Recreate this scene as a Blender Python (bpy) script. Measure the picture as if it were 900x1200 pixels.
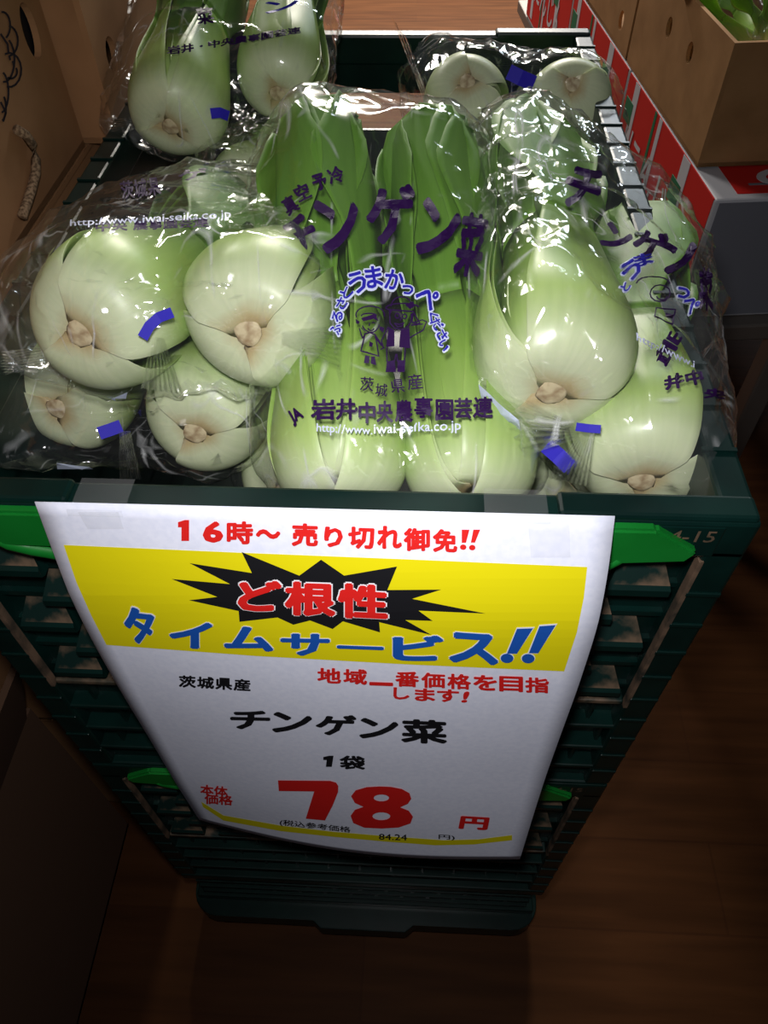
import bpy, bmesh, math, random
import numpy as np
from mathutils import Vector, Matrix, noise
from mathutils.bvhtree import BVHTree
from mathutils.kdtree import KDTree
from mathutils.geometry import tessellate_polygon

for o in list(bpy.data.objects):
    bpy.data.objects.remove(o)
SC = bpy.context.scene
COL = SC.collection
R = random.Random(7)

# ------------------------------------------------------------------ camera
RIM = 0.80                       # height of the top crate's rim above the floor
FPX, CX, CY = 886.0, 450.0, 600.0
CAM = Vector((0.047, -0.215, RIM + 0.26))
RIGHT = Vector((0.99881673, 0.04686767, -0.01298328))
UPV = Vector((-0.02771412, 0.76790874, 0.63995945))
FWD = Vector((-0.03996338, 0.63884239, -0.76829899))
cd = bpy.data.cameras.new('camera')
cd.sensor_fit = 'VERTICAL'
cd.sensor_height = 36.0
cd.sensor_width = 27.0
cd.lens = 36.0 * FPX / 1200.0
cd.clip_start = 0.01
cam = bpy.data.objects.new('camera', cd)
COL.objects.link(cam)
cam.matrix_world = Matrix(((RIGHT.x, UPV.x, -FWD.x, CAM.x), (RIGHT.y, UPV.y, -FWD.y, CAM.y),
                           (RIGHT.z, UPV.z, -FWD.z, CAM.z), (0, 0, 0, 1)))
SC.camera = cam

# ------------------------------------------------------------------ world, lights, exposure
w = bpy.data.worlds.new('shop_ambient')
SC.world = w
w.use_nodes = True
w.node_tree.nodes['Background'].inputs[0].default_value = (0.80, 0.86, 1.0, 1)
w.node_tree.nodes['Background'].inputs[1].default_value = 0.03


def light(name, kind, loc, energy, color=(1, 1, 1), size=0.1, size_y=None, target=None, spread=None):
    l = bpy.data.lights.new(name, kind)
    l.energy = energy
    l.color = color
    if kind == 'AREA':
        l.size = size
        if size_y:
            l.shape = 'RECTANGLE'
            l.size_y = size_y
        else:
            l.shape = 'DISK'
        if spread:
            l.spread = spread
    o = bpy.data.objects.new(name, l)
    o.location = loc
    if target is not None:
        o.rotation_euler = (Vector(target) - Vector(loc)).to_track_quat('-Z', 'Y').to_euler()
    COL.objects.link(o)
    return o


# the phone's own torch beside its lens, and the shop's ceiling panels over the far aisle
light('phone_torch', 'AREA', CAM + RIGHT * -0.012 + UPV * 0.035, 0.88, (1.0, 0.98, 1.0), 0.03,
      target=CAM + FWD * 0.38 + UPV * 0.005, spread=math.radians(128))
light('ceiling_panel', 'AREA', (0.1, 4.4, 2.7), 360, (1.0, 0.93, 0.84), 1.2, 0.6, target=(0.1, 4.4, 0))
light('ceiling_panel', 'AREA', (1.5, 4.4, 2.7), 65, (0.80, 0.90, 1.0), 1.2, 0.6, target=(1.5, 4.4, 0))
light('ceiling_panel', 'AREA', (-1.5, 3.0, 2.7), 60, (1.0, 0.95, 0.9), 1.2, 0.4, target=(-1.3, 3.0, 0))
SC.view_settings.view_transform = 'Standard'
SC.view_settings.look = 'None'
SC.view_settings.gamma = 1.0
SC.view_settings.use_curve_mapping = False
SC.view_settings.exposure = 0.0
SC.cycles.transparent_max_bounces = 16


# ------------------------------------------------------------------ pixel helpers (photo frame 900x1200)
def ray(px, py):
    return RIGHT * (px - CX) + UPV * (CY - py) + FWD * FPX


def at_depth(px, py, d):
    return CAM + ray(px, py) * (d / FPX)


def at_plane(px, py, axis, val):
    r = ray(px, py)
    return CAM + r * ((val - CAM[axis]) / r[axis])


def to_px(p):
    v = Vector(p) - CAM
    d = v.dot(FWD)
    return (CX + FPX * v.dot(RIGHT) / d, CY - FPX * v.dot(UPV) / d, d)


# ------------------------------------------------------------------ materials
def mat(name, col=(.5, .5, .5), rough=.5, spec=.5, metal=0.0):
    m = bpy.data.materials.new(name)
    m.use_nodes = True
    b = m.node_tree.nodes['Principled BSDF']
    b.inputs['Base Color'].default_value = (*col, 1)
    b.inputs['Roughness'].default_value = rough
    b.inputs['Specular IOR Level'].default_value = spec
    b.inputs['Metallic'].default_value = metal
    return m


def nodes(m):
    return m.node_tree.nodes, m.node_tree.links, m.node_tree.nodes['Principled BSDF']


def noise_mix(m, c1, c2, scale=20, stretch=(1, 1, 1), lo=.35, hi=.65, coord='Object', detail=6, bump=0, bscale=None):
    N, L, b = nodes(m)
    tc = N.new('ShaderNodeTexCoord')
    mp = N.new('ShaderNodeMapping')
    mp.inputs['Scale'].default_value = stretch
    L.new(tc.outputs[coord], mp.inputs[0])
    n = N.new('ShaderNodeTexNoise')
    n.inputs['Scale'].default_value = scale
    n.inputs['Detail'].default_value = detail
    L.new(mp.outputs[0], n.inputs['Vector'])
    r = N.new('ShaderNodeValToRGB')
    r.color_ramp.elements[0].position = lo
    r.color_ramp.elements[1].position = hi
    r.color_ramp.elements[0].color = (*c1, 1)
    r.color_ramp.elements[1].color = (*c2, 1)
    L.new(n.outputs['Fac'], r.inputs[0])
    L.new(r.outputs[0], b.inputs['Base Color'])
    if bump:
        bp = N.new('ShaderNodeBump')
        bp.inputs['Strength'].default_value = bump
        bp.inputs['Distance'].default_value = .002
        L.new(n.outputs['Fac'], bp.inputs['Height'])
        L.new(bp.outputs[0], b.inputs['Normal'])
    return r


def srgb(r, g, b):
    f = lambda c: (c / 255 / 12.92) if c / 255 <= .04045 else ((c / 255 + .055) / 1.055) ** 2.4
    return (f(r), f(g), f(b))


M = {}
M['crate'] = mat('crate_dark_green_plastic', srgb(7, 36, 32), .32, .32)
noise_mix(M['crate'], srgb(4, 26, 23), srgb(7, 35, 31), 30)
M['dusty'] = mat('crate_green_plastic_with_soil', srgb(12, 56, 48), .45, .45)
noise_mix(M['dusty'], srgb(8, 34, 30), srgb(108, 88, 70), 45, lo=.45, hi=.62, detail=9)
M['soil'] = mat('dried_soil', srgb(120, 98, 78), .9, .2)
noise_mix(M['soil'], srgb(40, 40, 34), srgb(110, 88, 70), 60, detail=9)
M['handle'] = mat('bright_green_plastic', srgb(20, 142, 50), .38, .5)
noise_mix(M['handle'], srgb(12, 108, 34), srgb(18, 120, 42), 25)
M['paper'] = mat('white_paper', srgb(226, 228, 238), .75, .25)
noise_mix(M['paper'], srgb(222, 226, 242), srgb(230, 233, 247), 300, detail=3)
M['yellow'] = mat('yellow_ink', srgb(226, 214, 8), .7, .2)
M['red'] = mat('red_ink', srgb(214, 30, 26), .65, .25)
M['blue'] = mat('blue_ink', srgb(22, 82, 172), .65, .25)
M['black'] = mat('black_ink', srgb(18, 18, 22), .65, .25)
M['whiteink'] = mat('white_ink', srgb(235, 236, 240), .65, .25)
M['film_purple'] = mat('purple_film_print', srgb(40, 9, 64), .5, .25)
M['film_blue'] = mat('blue_film_print', srgb(38, 34, 165), .5, .25)
M['film_white'] = mat('white_film_print', srgb(205, 212, 235), .4, .4)
M['tapeblue'] = mat('blue_bag_tape', srgb(44, 36, 170), .6, .2)
M['sticker'] = mat('pale_sticker_paper', srgb(190, 200, 220), .6, .3)
M['board'] = mat('kraft_cardboard', srgb(158, 118, 76), .85, .2)
noise_mix(M['board'], srgb(148, 110, 70), srgb(166, 125, 82), 18, detail=9, bump=.1)
M['board_old'] = mat('dull_brown_cardboard', srgb(126, 92, 62), .88, .2)
noise_mix(M['board_old'], srgb(150, 108, 72), srgb(168, 123, 84), 14, detail=9, bump=.1)
M['board_dark'] = mat('shaded_brown_cardboard', srgb(92, 68, 52), .9, .2)  # brown board with the low carton's shade put into its colour
M['redboard'] = mat('red_printed_cardboard', srgb(200, 30, 26), .6, .3)
M['whiteboard'] = mat('white_printed_cardboard', srgb(196, 196, 200), .6, .3)
M['greenboard'] = mat('green_cardboard_print', srgb(30, 110, 76), .6, .3)
M['greyboard'] = mat('grey_cardboard', srgb(120, 122, 130), .7, .3)
M['rope'] = mat('twisted_rope', srgb(150, 122, 92), .9, .2)
noise_mix(M['rope'], srgb(100, 78, 58), srgb(160, 132, 102), 420, lo=.4, hi=.6)
M['metal'] = mat('grey_painted_steel', srgb(120, 112, 104), .5, .5, .4)
M['clip'] = mat('steel_staple', srgb(200, 200, 205), .25, .5, 1)
M['eggplant'] = mat('eggplant_skin', srgb(46, 14, 62), .2, .6)
M['calyx'] = mat('eggplant_calyx', srgb(60, 84, 44), .6, .3)
M['ink_line'] = mat('black_line_print', srgb(44, 36, 40), .8, .2)
M['base_cut'] = mat('cut_root_base', srgb(214, 186, 156), .6, .4)
noise_mix(M['base_cut'], srgb(150, 120, 84), srgb(212, 196, 158), 200, lo=.32, hi=.60)


def floor_mat():
    m = mat('wood_floor', (.2, .1, .05), .55, .08)
    N, L, b = nodes(m)
    tc = N.new('ShaderNodeTexCoord')
    mp = N.new('ShaderNodeMapping')
    L.new(tc.outputs['Object'], mp.inputs[0])
    br = N.new('ShaderNodeTexBrick')
    br.inputs['Scale'].default_value = 1.0
    br.inputs['Brick Width'].default_value = .9
    br.inputs['Row Height'].default_value = .11
    br.inputs['Mortar Size'].default_value = .0015
    br.inputs['Color1'].default_value = (*srgb(80, 49, 26), 1)
    br.inputs['Color2'].default_value = (*srgb(74, 44, 23), 1)
    br.inputs['Mortar'].default_value = (*srgb(72, 43, 23), 1)
    L.new(mp.outputs[0], br.inputs['Vector'])
    mp2 = N.new('ShaderNodeMapping')
    mp2.inputs['Scale'].default_value = (2.5, 28, 1)
    L.new(tc.outputs['Object'], mp2.inputs[0])
    n = N.new('ShaderNodeTexNoise')
    n.inputs['Scale'].default_value = 1.6
    n.inputs['Detail'].default_value = 8
    L.new(mp2.outputs[0], n.inputs['Vector'])
    r = N.new('ShaderNodeValToRGB')
    r.color_ramp.elements[0].position = .3
    r.color_ramp.elements[0].color = (.62, .6, .58, 1)
    r.color_ramp.elements[1].position = .7
    r.color_ramp.elements[1].color = (1.1, 1.08, 1.05, 1)
    L.new(n.outputs['Fac'], r.inputs[0])
    mx = N.new('ShaderNodeMix')
    mx.data_type = 'RGBA'
    mx.blend_type = 'MULTIPLY'
    mx.inputs[0].default_value = 1
    L.new(br.outputs['Color'], mx.inputs[6])
    L.new(r.outputs[0], mx.inputs[7])
    L.new(mx.outputs[2], b.inputs['Base Color'])
    return m


M['floor'] = floor_mat()


def veg_mat(name, stops, streak=.10, rough=.38, brown=0.0):
    """colour runs along the leaf (Object Z, 0..0.24 m), fine veins lengthwise"""
    m = mat(name, (.4, .5, .2), rough, .4)
    N, L, b = nodes(m)
    at = N.new('ShaderNodeAttribute')
    at.attribute_name = 'lt'
    sp = N.new('ShaderNodeSeparateXYZ')
    L.new(at.outputs['Vector'], sp.inputs[0])
    n2 = N.new('ShaderNodeTexNoise')
    n2.inputs['Scale'].default_value = 4
    tc = N.new('ShaderNodeTexCoord')
    mpo = N.new('ShaderNodeMapping')
    mpo.inputs['Scale'].default_value = (14, 14, 6)
    L.new(tc.outputs['Object'], mpo.inputs[0])
    L.new(mpo.outputs[0], n2.inputs['Vector'])
    ad = N.new('ShaderNodeMath')
    ad.operation = 'MULTIPLY_ADD'
    L.new(n2.outputs['Fac'], ad.inputs[0])
    ad.inputs[1].default_value = .10
    L.new(sp.outputs[0], ad.inputs[2])
    r = N.new('ShaderNodeValToRGB')
    cr = r.color_ramp
    while len(cr.elements) < len(stops):
        cr.elements.new(.5)
    for e, (p, c) in zip(cr.elements, stops):
        e.position = p
        e.color = (*srgb(*c), 1)
    L.new(ad.outputs[0], r.inputs[0])
    # lengthwise fibres
    mp = N.new('ShaderNodeMapping')
    mp.inputs['Scale'].default_value = (3, 9, 1)
    L.new(at.outputs['Vector'], mp.inputs[0])
    n = N.new('ShaderNodeTexNoise')
    n.inputs['Scale'].default_value = 1.0
    n.inputs['Detail'].default_value = 5
    L.new(mp.outputs[0], n.inputs['Vector'])
    r2 = N.new('ShaderNodeValToRGB')
    r2.color_ramp.elements[0].position = .3
    r2.color_ramp.elements[0].color = (1 - streak * 2, 1 - streak * 1.4, 1 - streak * 2.2, 1)
    r2.color_ramp.elements[1].position = .65
    r2.color_ramp.elements[1].color = (1 + streak * .4, 1 + streak * .4, 1 + streak * .3, 1)
    L.new(n.outputs['Fac'], r2.inputs[0])
    mx = N.new('ShaderNodeMix')
    mx.data_type = 'RGBA'
    mx.blend_type = 'MULTIPLY'
    mx.inputs[0].default_value = 1
    L.new(r.outputs[0], mx.inputs[6])
    L.new(r2.outputs[0], mx.inputs[7])
    L.new(mx.outputs[2], b.inputs['Base Color'])
    bp = N.new('ShaderNodeBump')
    bp.inputs['Strength'].default_value = .05
    bp.inputs['Distance'].default_value = .002
    L.new(n.outputs['Fac'], bp.inputs['Height'])
    L.new(bp.outputs[0], b.inputs['Normal'])
    b.inputs['Subsurface Weight'].default_value = .12
    b.inputs['Subsurface Radius'].default_value = (.004, .006, .002)
    b.inputs['Subsurface Scale'].default_value = .6
    return m


STALK = [(0.02, (172, 142, 100)), (.05, (190, 172, 128)), (.11, (210, 216, 180)), (.22, (208, 218, 176)), (.36, (174, 200, 116)), (.54, (134, 170, 68)), (.66, (108, 148, 56))]
BLADE = [(.40, (150, 188, 66)), (.56, (120, 164, 54)), (.70, (106, 152, 48)), (.95, (98, 144, 44))]
M['stalk'] = veg_mat('pak_choi_stalk', STALK, .04)
M['blade'] = veg_mat('pak_choi_leaf', BLADE, .06, .5)


def film_mat(name, tint=(.99, .995, .99), wr=1.0, haze=.012, crease=.34, refl=.6):
    m = bpy.data.materials.new(name)
    m.use_nodes = True
    N, L = m.node_tree.nodes, m.node_tree.links
    N.clear()
    out = N.new('ShaderNodeOutputMaterial')
    tr = N.new('ShaderNodeBsdfTransparent')
    tr.inputs[0].default_value = (*tint, 1)
    gl = N.new('ShaderNodeBsdfGlossy')
    gl.inputs['Roughness'].default_value = .10
    gl.inputs['Color'].default_value = (1, 1, 1, 1)
    df = N.new('ShaderNodeBsdfDiffuse')
    df.inputs[0].default_value = (.9, .92, .92, 1)
    m1 = N.new('ShaderNodeMixShader')
    m1.inputs[0].default_value = haze
    L.new(tr.outputs[0], m1.inputs[1])
    L.new(df.outputs[0], m1.inputs[2])
    tc = N.new('ShaderNodeTexCoord')
    # long thin creases: distorted voronoi edges at two scales + soft crumple
    mp = N.new('ShaderNodeMapping')
    mp.inputs['Scale'].default_value = (1.0, .55, .8)
    mp.inputs['Rotation'].default_value = (.3, .5, .6)
    L.new(tc.outputs['Object'], mp.inputs[0])
    hs = []
    for sc, wd, dist in ((26, .05, .35), (60, .06, .5)):
        v = N.new('ShaderNodeTexVoronoi')
        v.feature = 'DISTANCE_TO_EDGE'
        v.inputs['Scale'].default_value = sc
        L.new(mp.outputs[0], v.inputs['Vector'])
        mr = N.new('ShaderNodeMapRange')
        mr.inputs['From Max'].default_value = wd
        mr.inputs['To Min'].default_value = 1
        mr.inputs['To Max'].default_value = 0
        L.new(v.outputs['Distance'], mr.inputs['Value'])
        hs.append(mr.outputs[0])
    n = N.new('ShaderNodeTexNoise')
    n.inputs['Scale'].default_value = 24
    n.inputs['Detail'].default_value = 2
    n.inputs['Distortion'].default_value = 1.2
    L.new(mp.outputs[0], n.inputs['Vector'])
    a = N.new('ShaderNodeMath')
    a.operation = 'MULTIPLY_ADD'
    L.new(hs[0], a.inputs[0])
    a.inputs[1].default_value = .35
    L.new(n.outputs['Fac'], a.inputs[2])
    a2 = N.new('ShaderNodeMath')
    a2.operation = 'MULTIPLY_ADD'
    L.new(hs[1], a2.inputs[0])
    a2.inputs[1].default_value = .06
    L.new(a.outputs[0], a2.inputs[2])
    # creased film turns milky along long thin broken lines
    ln = []
    for rot, sc in (((.4, .2, .5), (26, 5, 9)), ((-.5, .7, -.9), (22, 6, 4)), ((1.1, -.3, 1.7), (8, 30, 6))):
        mq = N.new('ShaderNodeMapping')
        mq.inputs['Rotation'].default_value = rot
        mq.inputs['Scale'].default_value = sc
        L.new(tc.outputs['Object'], mq.inputs[0])
        nq = N.new('ShaderNodeTexNoise')
        nq.inputs['Scale'].default_value = 1.0
        nq.inputs['Detail'].default_value = 1
        L.new(mq.outputs[0], nq.inputs['Vector'])
        sb = N.new('ShaderNodeMath')
        sb.operation = 'SUBTRACT'
        L.new(nq.outputs['Fac'], sb.inputs[0])
        sb.inputs[1].default_value = .5
        ab = N.new('ShaderNodeMath')
        ab.operation = 'ABSOLUTE'
        L.new(sb.outputs[0], ab.inputs[0])
        c1 = N.new('ShaderNodeMapRange')
        c1.inputs['From Max'].default_value = .010
        c1.inputs['To Min'].default_value = 1
        c1.inputs['To Max'].default_value = 0
        L.new(ab.outputs[0], c1.inputs['Value'])
        ln.append(c1.outputs[0])
    mx1 = N.new('ShaderNodeMath')
    mx1.operation = 'MAXIMUM'
    L.new(ln[0], mx1.inputs[0])
    L.new(ln[1], mx1.inputs[1])
    c1 = N.new('ShaderNodeMath')
    c1.operation = 'MAXIMUM'
    L.new(mx1.outputs[0], c1.inputs[0])
    L.new(ln[2], c1.inputs[1])
    n3 = N.new('ShaderNodeTexNoise')
    n3.inputs['Scale'].default_value = 26
    L.new(tc.outputs['Object'], n3.inputs['Vector'])
    c2_ = N.new('ShaderNodeMapRange')
    c2_.inputs['From Min'].default_value = .50
    c2_.inputs['From Max'].default_value = .62
    L.new(n3.outputs['Fac'], c2_.inputs['Value'])
    cm = N.new('ShaderNodeMath')
    cm.operation = 'MULTIPLY'
    L.new(c1.outputs[0], cm.inputs[0])
    L.new(c2_.outputs[0], cm.inputs[1])
    cm2 = N.new('ShaderNodeMath')
    cm2.operation = 'MULTIPLY_ADD'
    L.new(cm.outputs[0], cm2.inputs[0])
    cm2.inputs[1].default_value = crease
    cm2.inputs[2].default_value = haze
    L.new(cm2.outputs[0], m1.inputs[0])
    bp = N.new('ShaderNodeBump')
    bp.inputs['Strength'].default_value = .5 * wr
    bp.inputs['Distance'].default_value = .004
    L.new(a2.outputs[0], bp.inputs['Height'])
    L.new(bp.outputs[0], gl.inputs['Normal'])
    # a film is thin: the same Schlick reflectance from both sides
    lw = N.new('ShaderNodeLayerWeight')
    lw.inputs['Blend'].default_value = .5
    fr = N.new('ShaderNodeMath')
    fr.operation = 'POWER'
    L.new(lw.outputs['Facing'], fr.inputs[0])
    fr.inputs[1].default_value = 4.0
    fm = N.new('ShaderNodeMath')
    fm.operation = 'MULTIPLY_ADD'
    L.new(fr.outputs[0], fm.inputs[0])
    fm.inputs[1].default_value = refl
    fm.inputs[2].default_value = .13 * refl
    fm.use_clamp = True
    m2 = N.new('ShaderNodeMixShader')
    L.new(fm.outputs[0], m2.inputs[0])
    L.new(m1.outputs[0], m2.inputs[1])
    L.new(gl.outputs[0], m2.inputs[2])
    L.new(m2.outputs[0], out.inputs[0])
    return m


M['film'] = film_mat('clear_bag_film')
M['film_crumpled'] = film_mat('clear_crumpled_film', wr=1.3, haze=.02, crease=.45)
M['tape'] = film_mat('clear_adhesive_tape', tint=(.985, .985, .98), wr=.1, haze=.05, crease=0, refl=.2)


# ------------------------------------------------------------------ object helpers
def tag(o, label=None, cat=None, group=None, kind=None):
    if label:
        o['label'] = label
    if cat:
        o['category'] = cat
    if group:
        o['group'] = group
    if kind:
        o['kind'] = kind
    return o


def empty(name, loc, label=None, cat=None, group=None, kind=None):
    o = bpy.data.objects.new(name, None)
    o.empty_display_size = .05
    o.location = loc
    COL.objects.link(o)
    return tag(o, label, cat, group, kind)


def link(name, me, m, parent=None, loc=None, smooth=False):
    o = bpy.data.objects.new(name, me)
    COL.objects.link(o)
    if m is not None and not me.materials:
        me.materials.append(m)
    if smooth:
        for p in me.polygons:
            p.use_smooth = True
    if parent is not None:
        o.parent = parent
    if loc is not None:
        o.location = loc
    return o


def bm_mesh(bm, name='m'):
    me = bpy.data.meshes.new(name)
    bmesh.ops.recalc_face_normals(bm, faces=bm.faces)
    bm.to_mesh(me)
    bm.free()
    return me


def box_bm(bm, x0, x1, y0, y1, z0, z1):
    vs = [bm.verts.new((x, y, z)) for z in (z0, z1) for y in (y0, y1) for x in (x0, x1)]
    for f in ((0, 2, 3, 1), (4, 5, 7, 6), (0, 1, 5, 4), (2, 6, 7, 3), (0, 4, 6, 2), (1, 3, 7, 5)):
        bm.faces.new([vs[i] for i in f])
    return vs


def box_mesh(x0, x1, y0, y1, z0, z1, bev=0.0):
    bm = bmesh.new()
    box_bm(bm, x0, x1, y0, y1, z0, z1)
    if bev:
        bmesh.ops.bevel(bm, geom=list(bm.edges), offset=bev, segments=2, affect='EDGES', profile=.5)
    return bm_mesh(bm)


def box(name, m, parent, x0, x1, y0, y1, z0, z1, bev=0.0):
    return link(name, box_mesh(x0, x1, y0, y1, z0, z1, bev), m, parent)


def tube_mesh(pts, rad, seg=8, flat=1.0):
    pts = [Vector(p) for p in pts]
    rings = []
    bm = bmesh.new()
    up = Vector((0.01, .02, 1))
    for i, p in enumerate(pts):
        t = (pts[min(i + 1, len(pts) - 1)] - pts[max(i - 1, 0)]).normalized()
        a = t.cross(up)
        if a.length < .05:
            a = t.cross(Vector((1, 0, 0)))
        a.normalize()
        b = t.cross(a)
        r = rad[i] if isinstance(rad, (list, tuple)) else rad
        rings.append([bm.verts.new(p + a * (r * math.cos(k * math.tau / seg)) + b * (r * flat * math.sin(k * math.tau / seg))) for k in range(seg)])
    for i in range(len(rings) - 1):
        for k in range(seg):
            bm.faces.new((rings[i][k], rings[i][(k + 1) % seg], rings[i + 1][(k + 1) % seg], rings[i + 1][k]))
    bm.faces.new(rings[0][::-1])
    bm.faces.new(rings[-1])
    return bm_mesh(bm)


def plate_mesh(outer, holes, thick):
    """flat plate in local XY (normal +Z), holes cut through"""
    polys = [[Vector((x, y, 0)) for x, y in outer]] + [[Vector((x, y, 0)) for x, y in h] for h in holes]
    tris = tessellate_polygon(polys)
    flat = [v for p in polys for v in p]
    bm = bmesh.new()
    top = [bm.verts.new(v) for v in flat]
    bot = [bm.verts.new(v - Vector((0, 0, thick))) for v in flat]
    for t in tris:
        try:
            bm.faces.new([top[i] for i in t])
            bm.faces.new([bot[i] for i in reversed(t)])
        except ValueError:
            pass
    k = 0
    for p in polys:
        n = len(p)
        for i in range(n):
            a, b = k + i, k + (i + 1) % n
            bm.faces.new((top[a], top[b], bot[b], bot[a]))
        k += n
    return bm_mesh(bm)


def ellipse(cx, cy, rx, ry, n=24, rot=0):
    c, s = math.cos(rot), math.sin(rot)
    return [(cx + rx * math.cos(a) * c - ry * math.sin(a) * s, cy + rx * math.cos(a) * s + ry * math.sin(a) * c)
            for a in [i * math.tau / n for i in range(n)]]


# ------------------------------------------------------------------ lettering
GLYPHS = {}


def text_bm(s, off=0.0, shear=0.0):
    """glyph outlines, made heavier by overprinting copies shifted around a small circle"""
    if s not in GLYPHS:
        c = bpy.data.curves.new('t', 'FONT')
        c.body = s
        c.size = 1
        c.resolution_u = 2
        o = bpy.data.objects.new('t', c)
        COL.objects.link(o)
        dg = bpy.context.evaluated_depsgraph_get()
        me = o.evaluated_get(dg).to_mesh()
        GLYPHS[s] = ([v.co.to_2d() for v in me.vertices], [tuple(p.vertices) for p in me.polygons])
        o.evaluated_get(dg).to_mesh_clear()
        bpy.data.objects.remove(o)
        bpy.data.curves.remove(c)
    vs, fs = GLYPHS[s]
    bm = bmesh.new()
    n = 8 if off > .015 else (4 if off > .004 else 0)
    shifts = [(0, 0)] + [(off * math.cos(k * math.tau / n + .39), off * math.sin(k * math.tau / n + .39)) for k in range(n)]
    if off > .06:
        shifts += [(x * .5, y * .5) for x, y in shifts[1:]]
    for lv, (dx, dy) in enumerate(shifts):      # each copy a hair above the one before
        bv = [bm.verts.new((v.x + dx, v.y + dy, lv)) for v in vs]
        for f in fs:
            try:
                bm.faces.new([bv[i] for i in f])
            except ValueError:
                pass
    return bm


def slice_grid(bm, cell):
    if not bm.verts:
        return
    for ax in (0, 1):
        lo = min(v.co[ax] for v in bm.verts)
        hi = max(v.co[ax] for v in bm.verts)
        n = int((hi - lo) / cell)
        for i in range(1, n + 1):
            co = Vector((0, 0, 0))
            co[ax] = lo + i * (hi - lo) / (n + 1)
            no = Vector((0, 0, 0))
            no[ax] = 1
            bmesh.ops.bisect_plane(bm, geom=bm.verts[:] + bm.edges[:] + bm.faces[:], plane_co=co, plane_no=no)


class Surf:
    """a printed surface: print drawn in the photo frame is laid on the surface itself"""

    def __init__(self, bvh, tol=.03):
        self.b = bvh
        self.tol = tol

    def lay(self, bm, off, ref=None):
        d0 = None
        for v in bm.verts:
            r = ray(v.co.x, v.co.y)
            n = r.normalized()
            h = self.b.ray_cast(CAM, n)
            if h[0] is None:
                v.co = Vector((0, 0, -99))
                continue
            nn = h[1] if h[1].dot(n) < 0 else -h[1]
            v.co = h[0] + nn * (off + v.co.z * 1.2e-5)
        bad = [v for v in bm.verts if v.co.z < -9]
        if bad:
            bmesh.ops.delete(bm, geom=bad, context='VERTS')
        far = [e for e in bm.edges if e.calc_length() > self.tol]
        if far:
            bmesh.ops.delete(bm, geom=far, context='EDGES')


def quad_map(bm, q, pad=0.0):
    """fit the glyphs' bounding box to the pixel quad q = (bl, br, tr, tl)"""
    xs = [v.co.x for v in bm.verts]
    ys = [v.co.y for v in bm.verts]
    x0, x1, y0, y1 = min(xs), max(xs), min(ys), max(ys)
    bl, br, tr, tl = [Vector(p) for p in q]
    for v in bm.verts:
        a = (v.co.x - x0) / max(x1 - x0, 1e-6)
        b = (v.co.y - y0) / max(y1 - y0, 1e-6)
        p = bl * ((1 - a) * (1 - b)) + br * (a * (1 - b)) + tr * (a * b) + tl * ((1 - a) * b)
        v.co = Vector((p.x, p.y, v.co.z))


def add_bm(dst, src):
    me = bpy.data.meshes.new('tmp')
    src.to_mesh(me)
    src.free()
    dst.from_mesh(me)
    bpy.data.meshes.remove(me)


def print_glyphs(name, items, surf, m, parent, off=.0005, bold=.02, cell=9, shear=0.0, ptype=True):
    """items: (text, quad); all of one colour become one printed part"""
    dst = bmesh.new()
    for s, q in items:
        b = text_bm(s, bold, shear)
        if not b.verts:
            b.free()
            continue
        quad_map(b, q)
        slice_grid(b, cell)
        surf.lay(b, off)
        add_bm(dst, b)
    return link(name, as_is(dst), m, parent)


def as_is(bm):
    me = bpy.data.meshes.new('print')
    bm.to_mesh(me)
    bm.free()
    return me


def rq(cx, cy, w, h, rot=0.0, slant=0.0):
    """rotated pixel quad around (cx,cy); rot in degrees, positive = anticlockwise"""
    a = math.radians(rot)
    ux, uy = math.cos(a), -math.sin(a)
    vx, vy = -math.sin(a), -math.cos(a)
    P = lambda u, v: (cx + ux * u * w + vx * v * h + slant * v, cy + uy * u * w + vy * v * h)
    return (P(-.5, -.5), P(.5, -.5), P(.5, .5), P(-.5, .5))


def lq(x0, y0, x1, y1, h0, h1=None, slant=0.0):
    h1 = h0 if h1 is None else h1
    return ((x0, y0), (x1, y1), (x1 + slant, y1 - h1), (x0 + slant, y0 - h0))


def print_poly(name, polys, surf, m, parent, off=.0003, cell=9):
    dst = bmesh.new()
    for pts in polys:
        loops = pts if isinstance(pts[0], list) else [pts]
        loops = [[Vector((x, y, 0)) for x, y in lp] for lp in loops]
        b = bmesh.new()
        vv = [b.verts.new(v) for lp in loops for v in lp]
        for t in tessellate_polygon(loops):
            try:
                b.faces.new([vv[i] for i in t])
            except ValueError:
                pass
        slice_grid(b, cell)
        surf.lay(b, off)
        add_bm(dst, b)
    return link(name, as_is(dst), m, parent)


def stroke_polys(lines, wd):
    out = []
    for ln in lines:
        ww = wd
        if isinstance(ln, tuple) and isinstance(ln[0], (int, float)) and isinstance(ln[1], list):
            ww, ln = ln
        for (ax, ay), (bx, by) in zip(ln, ln[1:]):
            d = math.hypot(bx - ax, by - ay) or 1
            ux, uy = (bx - ax) / d, (by - ay) / d
            nx, ny = -uy * ww / 2, ux * ww / 2
            ax2, ay2, bx2, by2 = ax - ux * ww * .25, ay - uy * ww * .25, bx + ux * ww * .25, by + uy * ww * .25
            out.append([(ax2 + nx, ay2 + ny), (bx2 + nx, by2 + ny), (bx2 - nx, by2 - ny), (ax2 - nx, ay2 - ny)])
    return out


def arc_pts(cx, cy, rx, ry, a0, a1, n=10):
    return [(cx + rx * math.cos(math.radians(a0 + (a1 - a0) * i / n)), cy - ry * math.sin(math.radians(a0 + (a1 - a0) * i / n))) for i in range(n + 1)]


def world_bvh(o):
    me = o.data
    mw = o.matrix_world if o.parent is None else o.parent.matrix_world @ o.matrix_local
    return BVHTree.FromPolygons([mw @ v.co for v in me.vertices], [list(p.vertices) for p in me.polygons])


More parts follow.
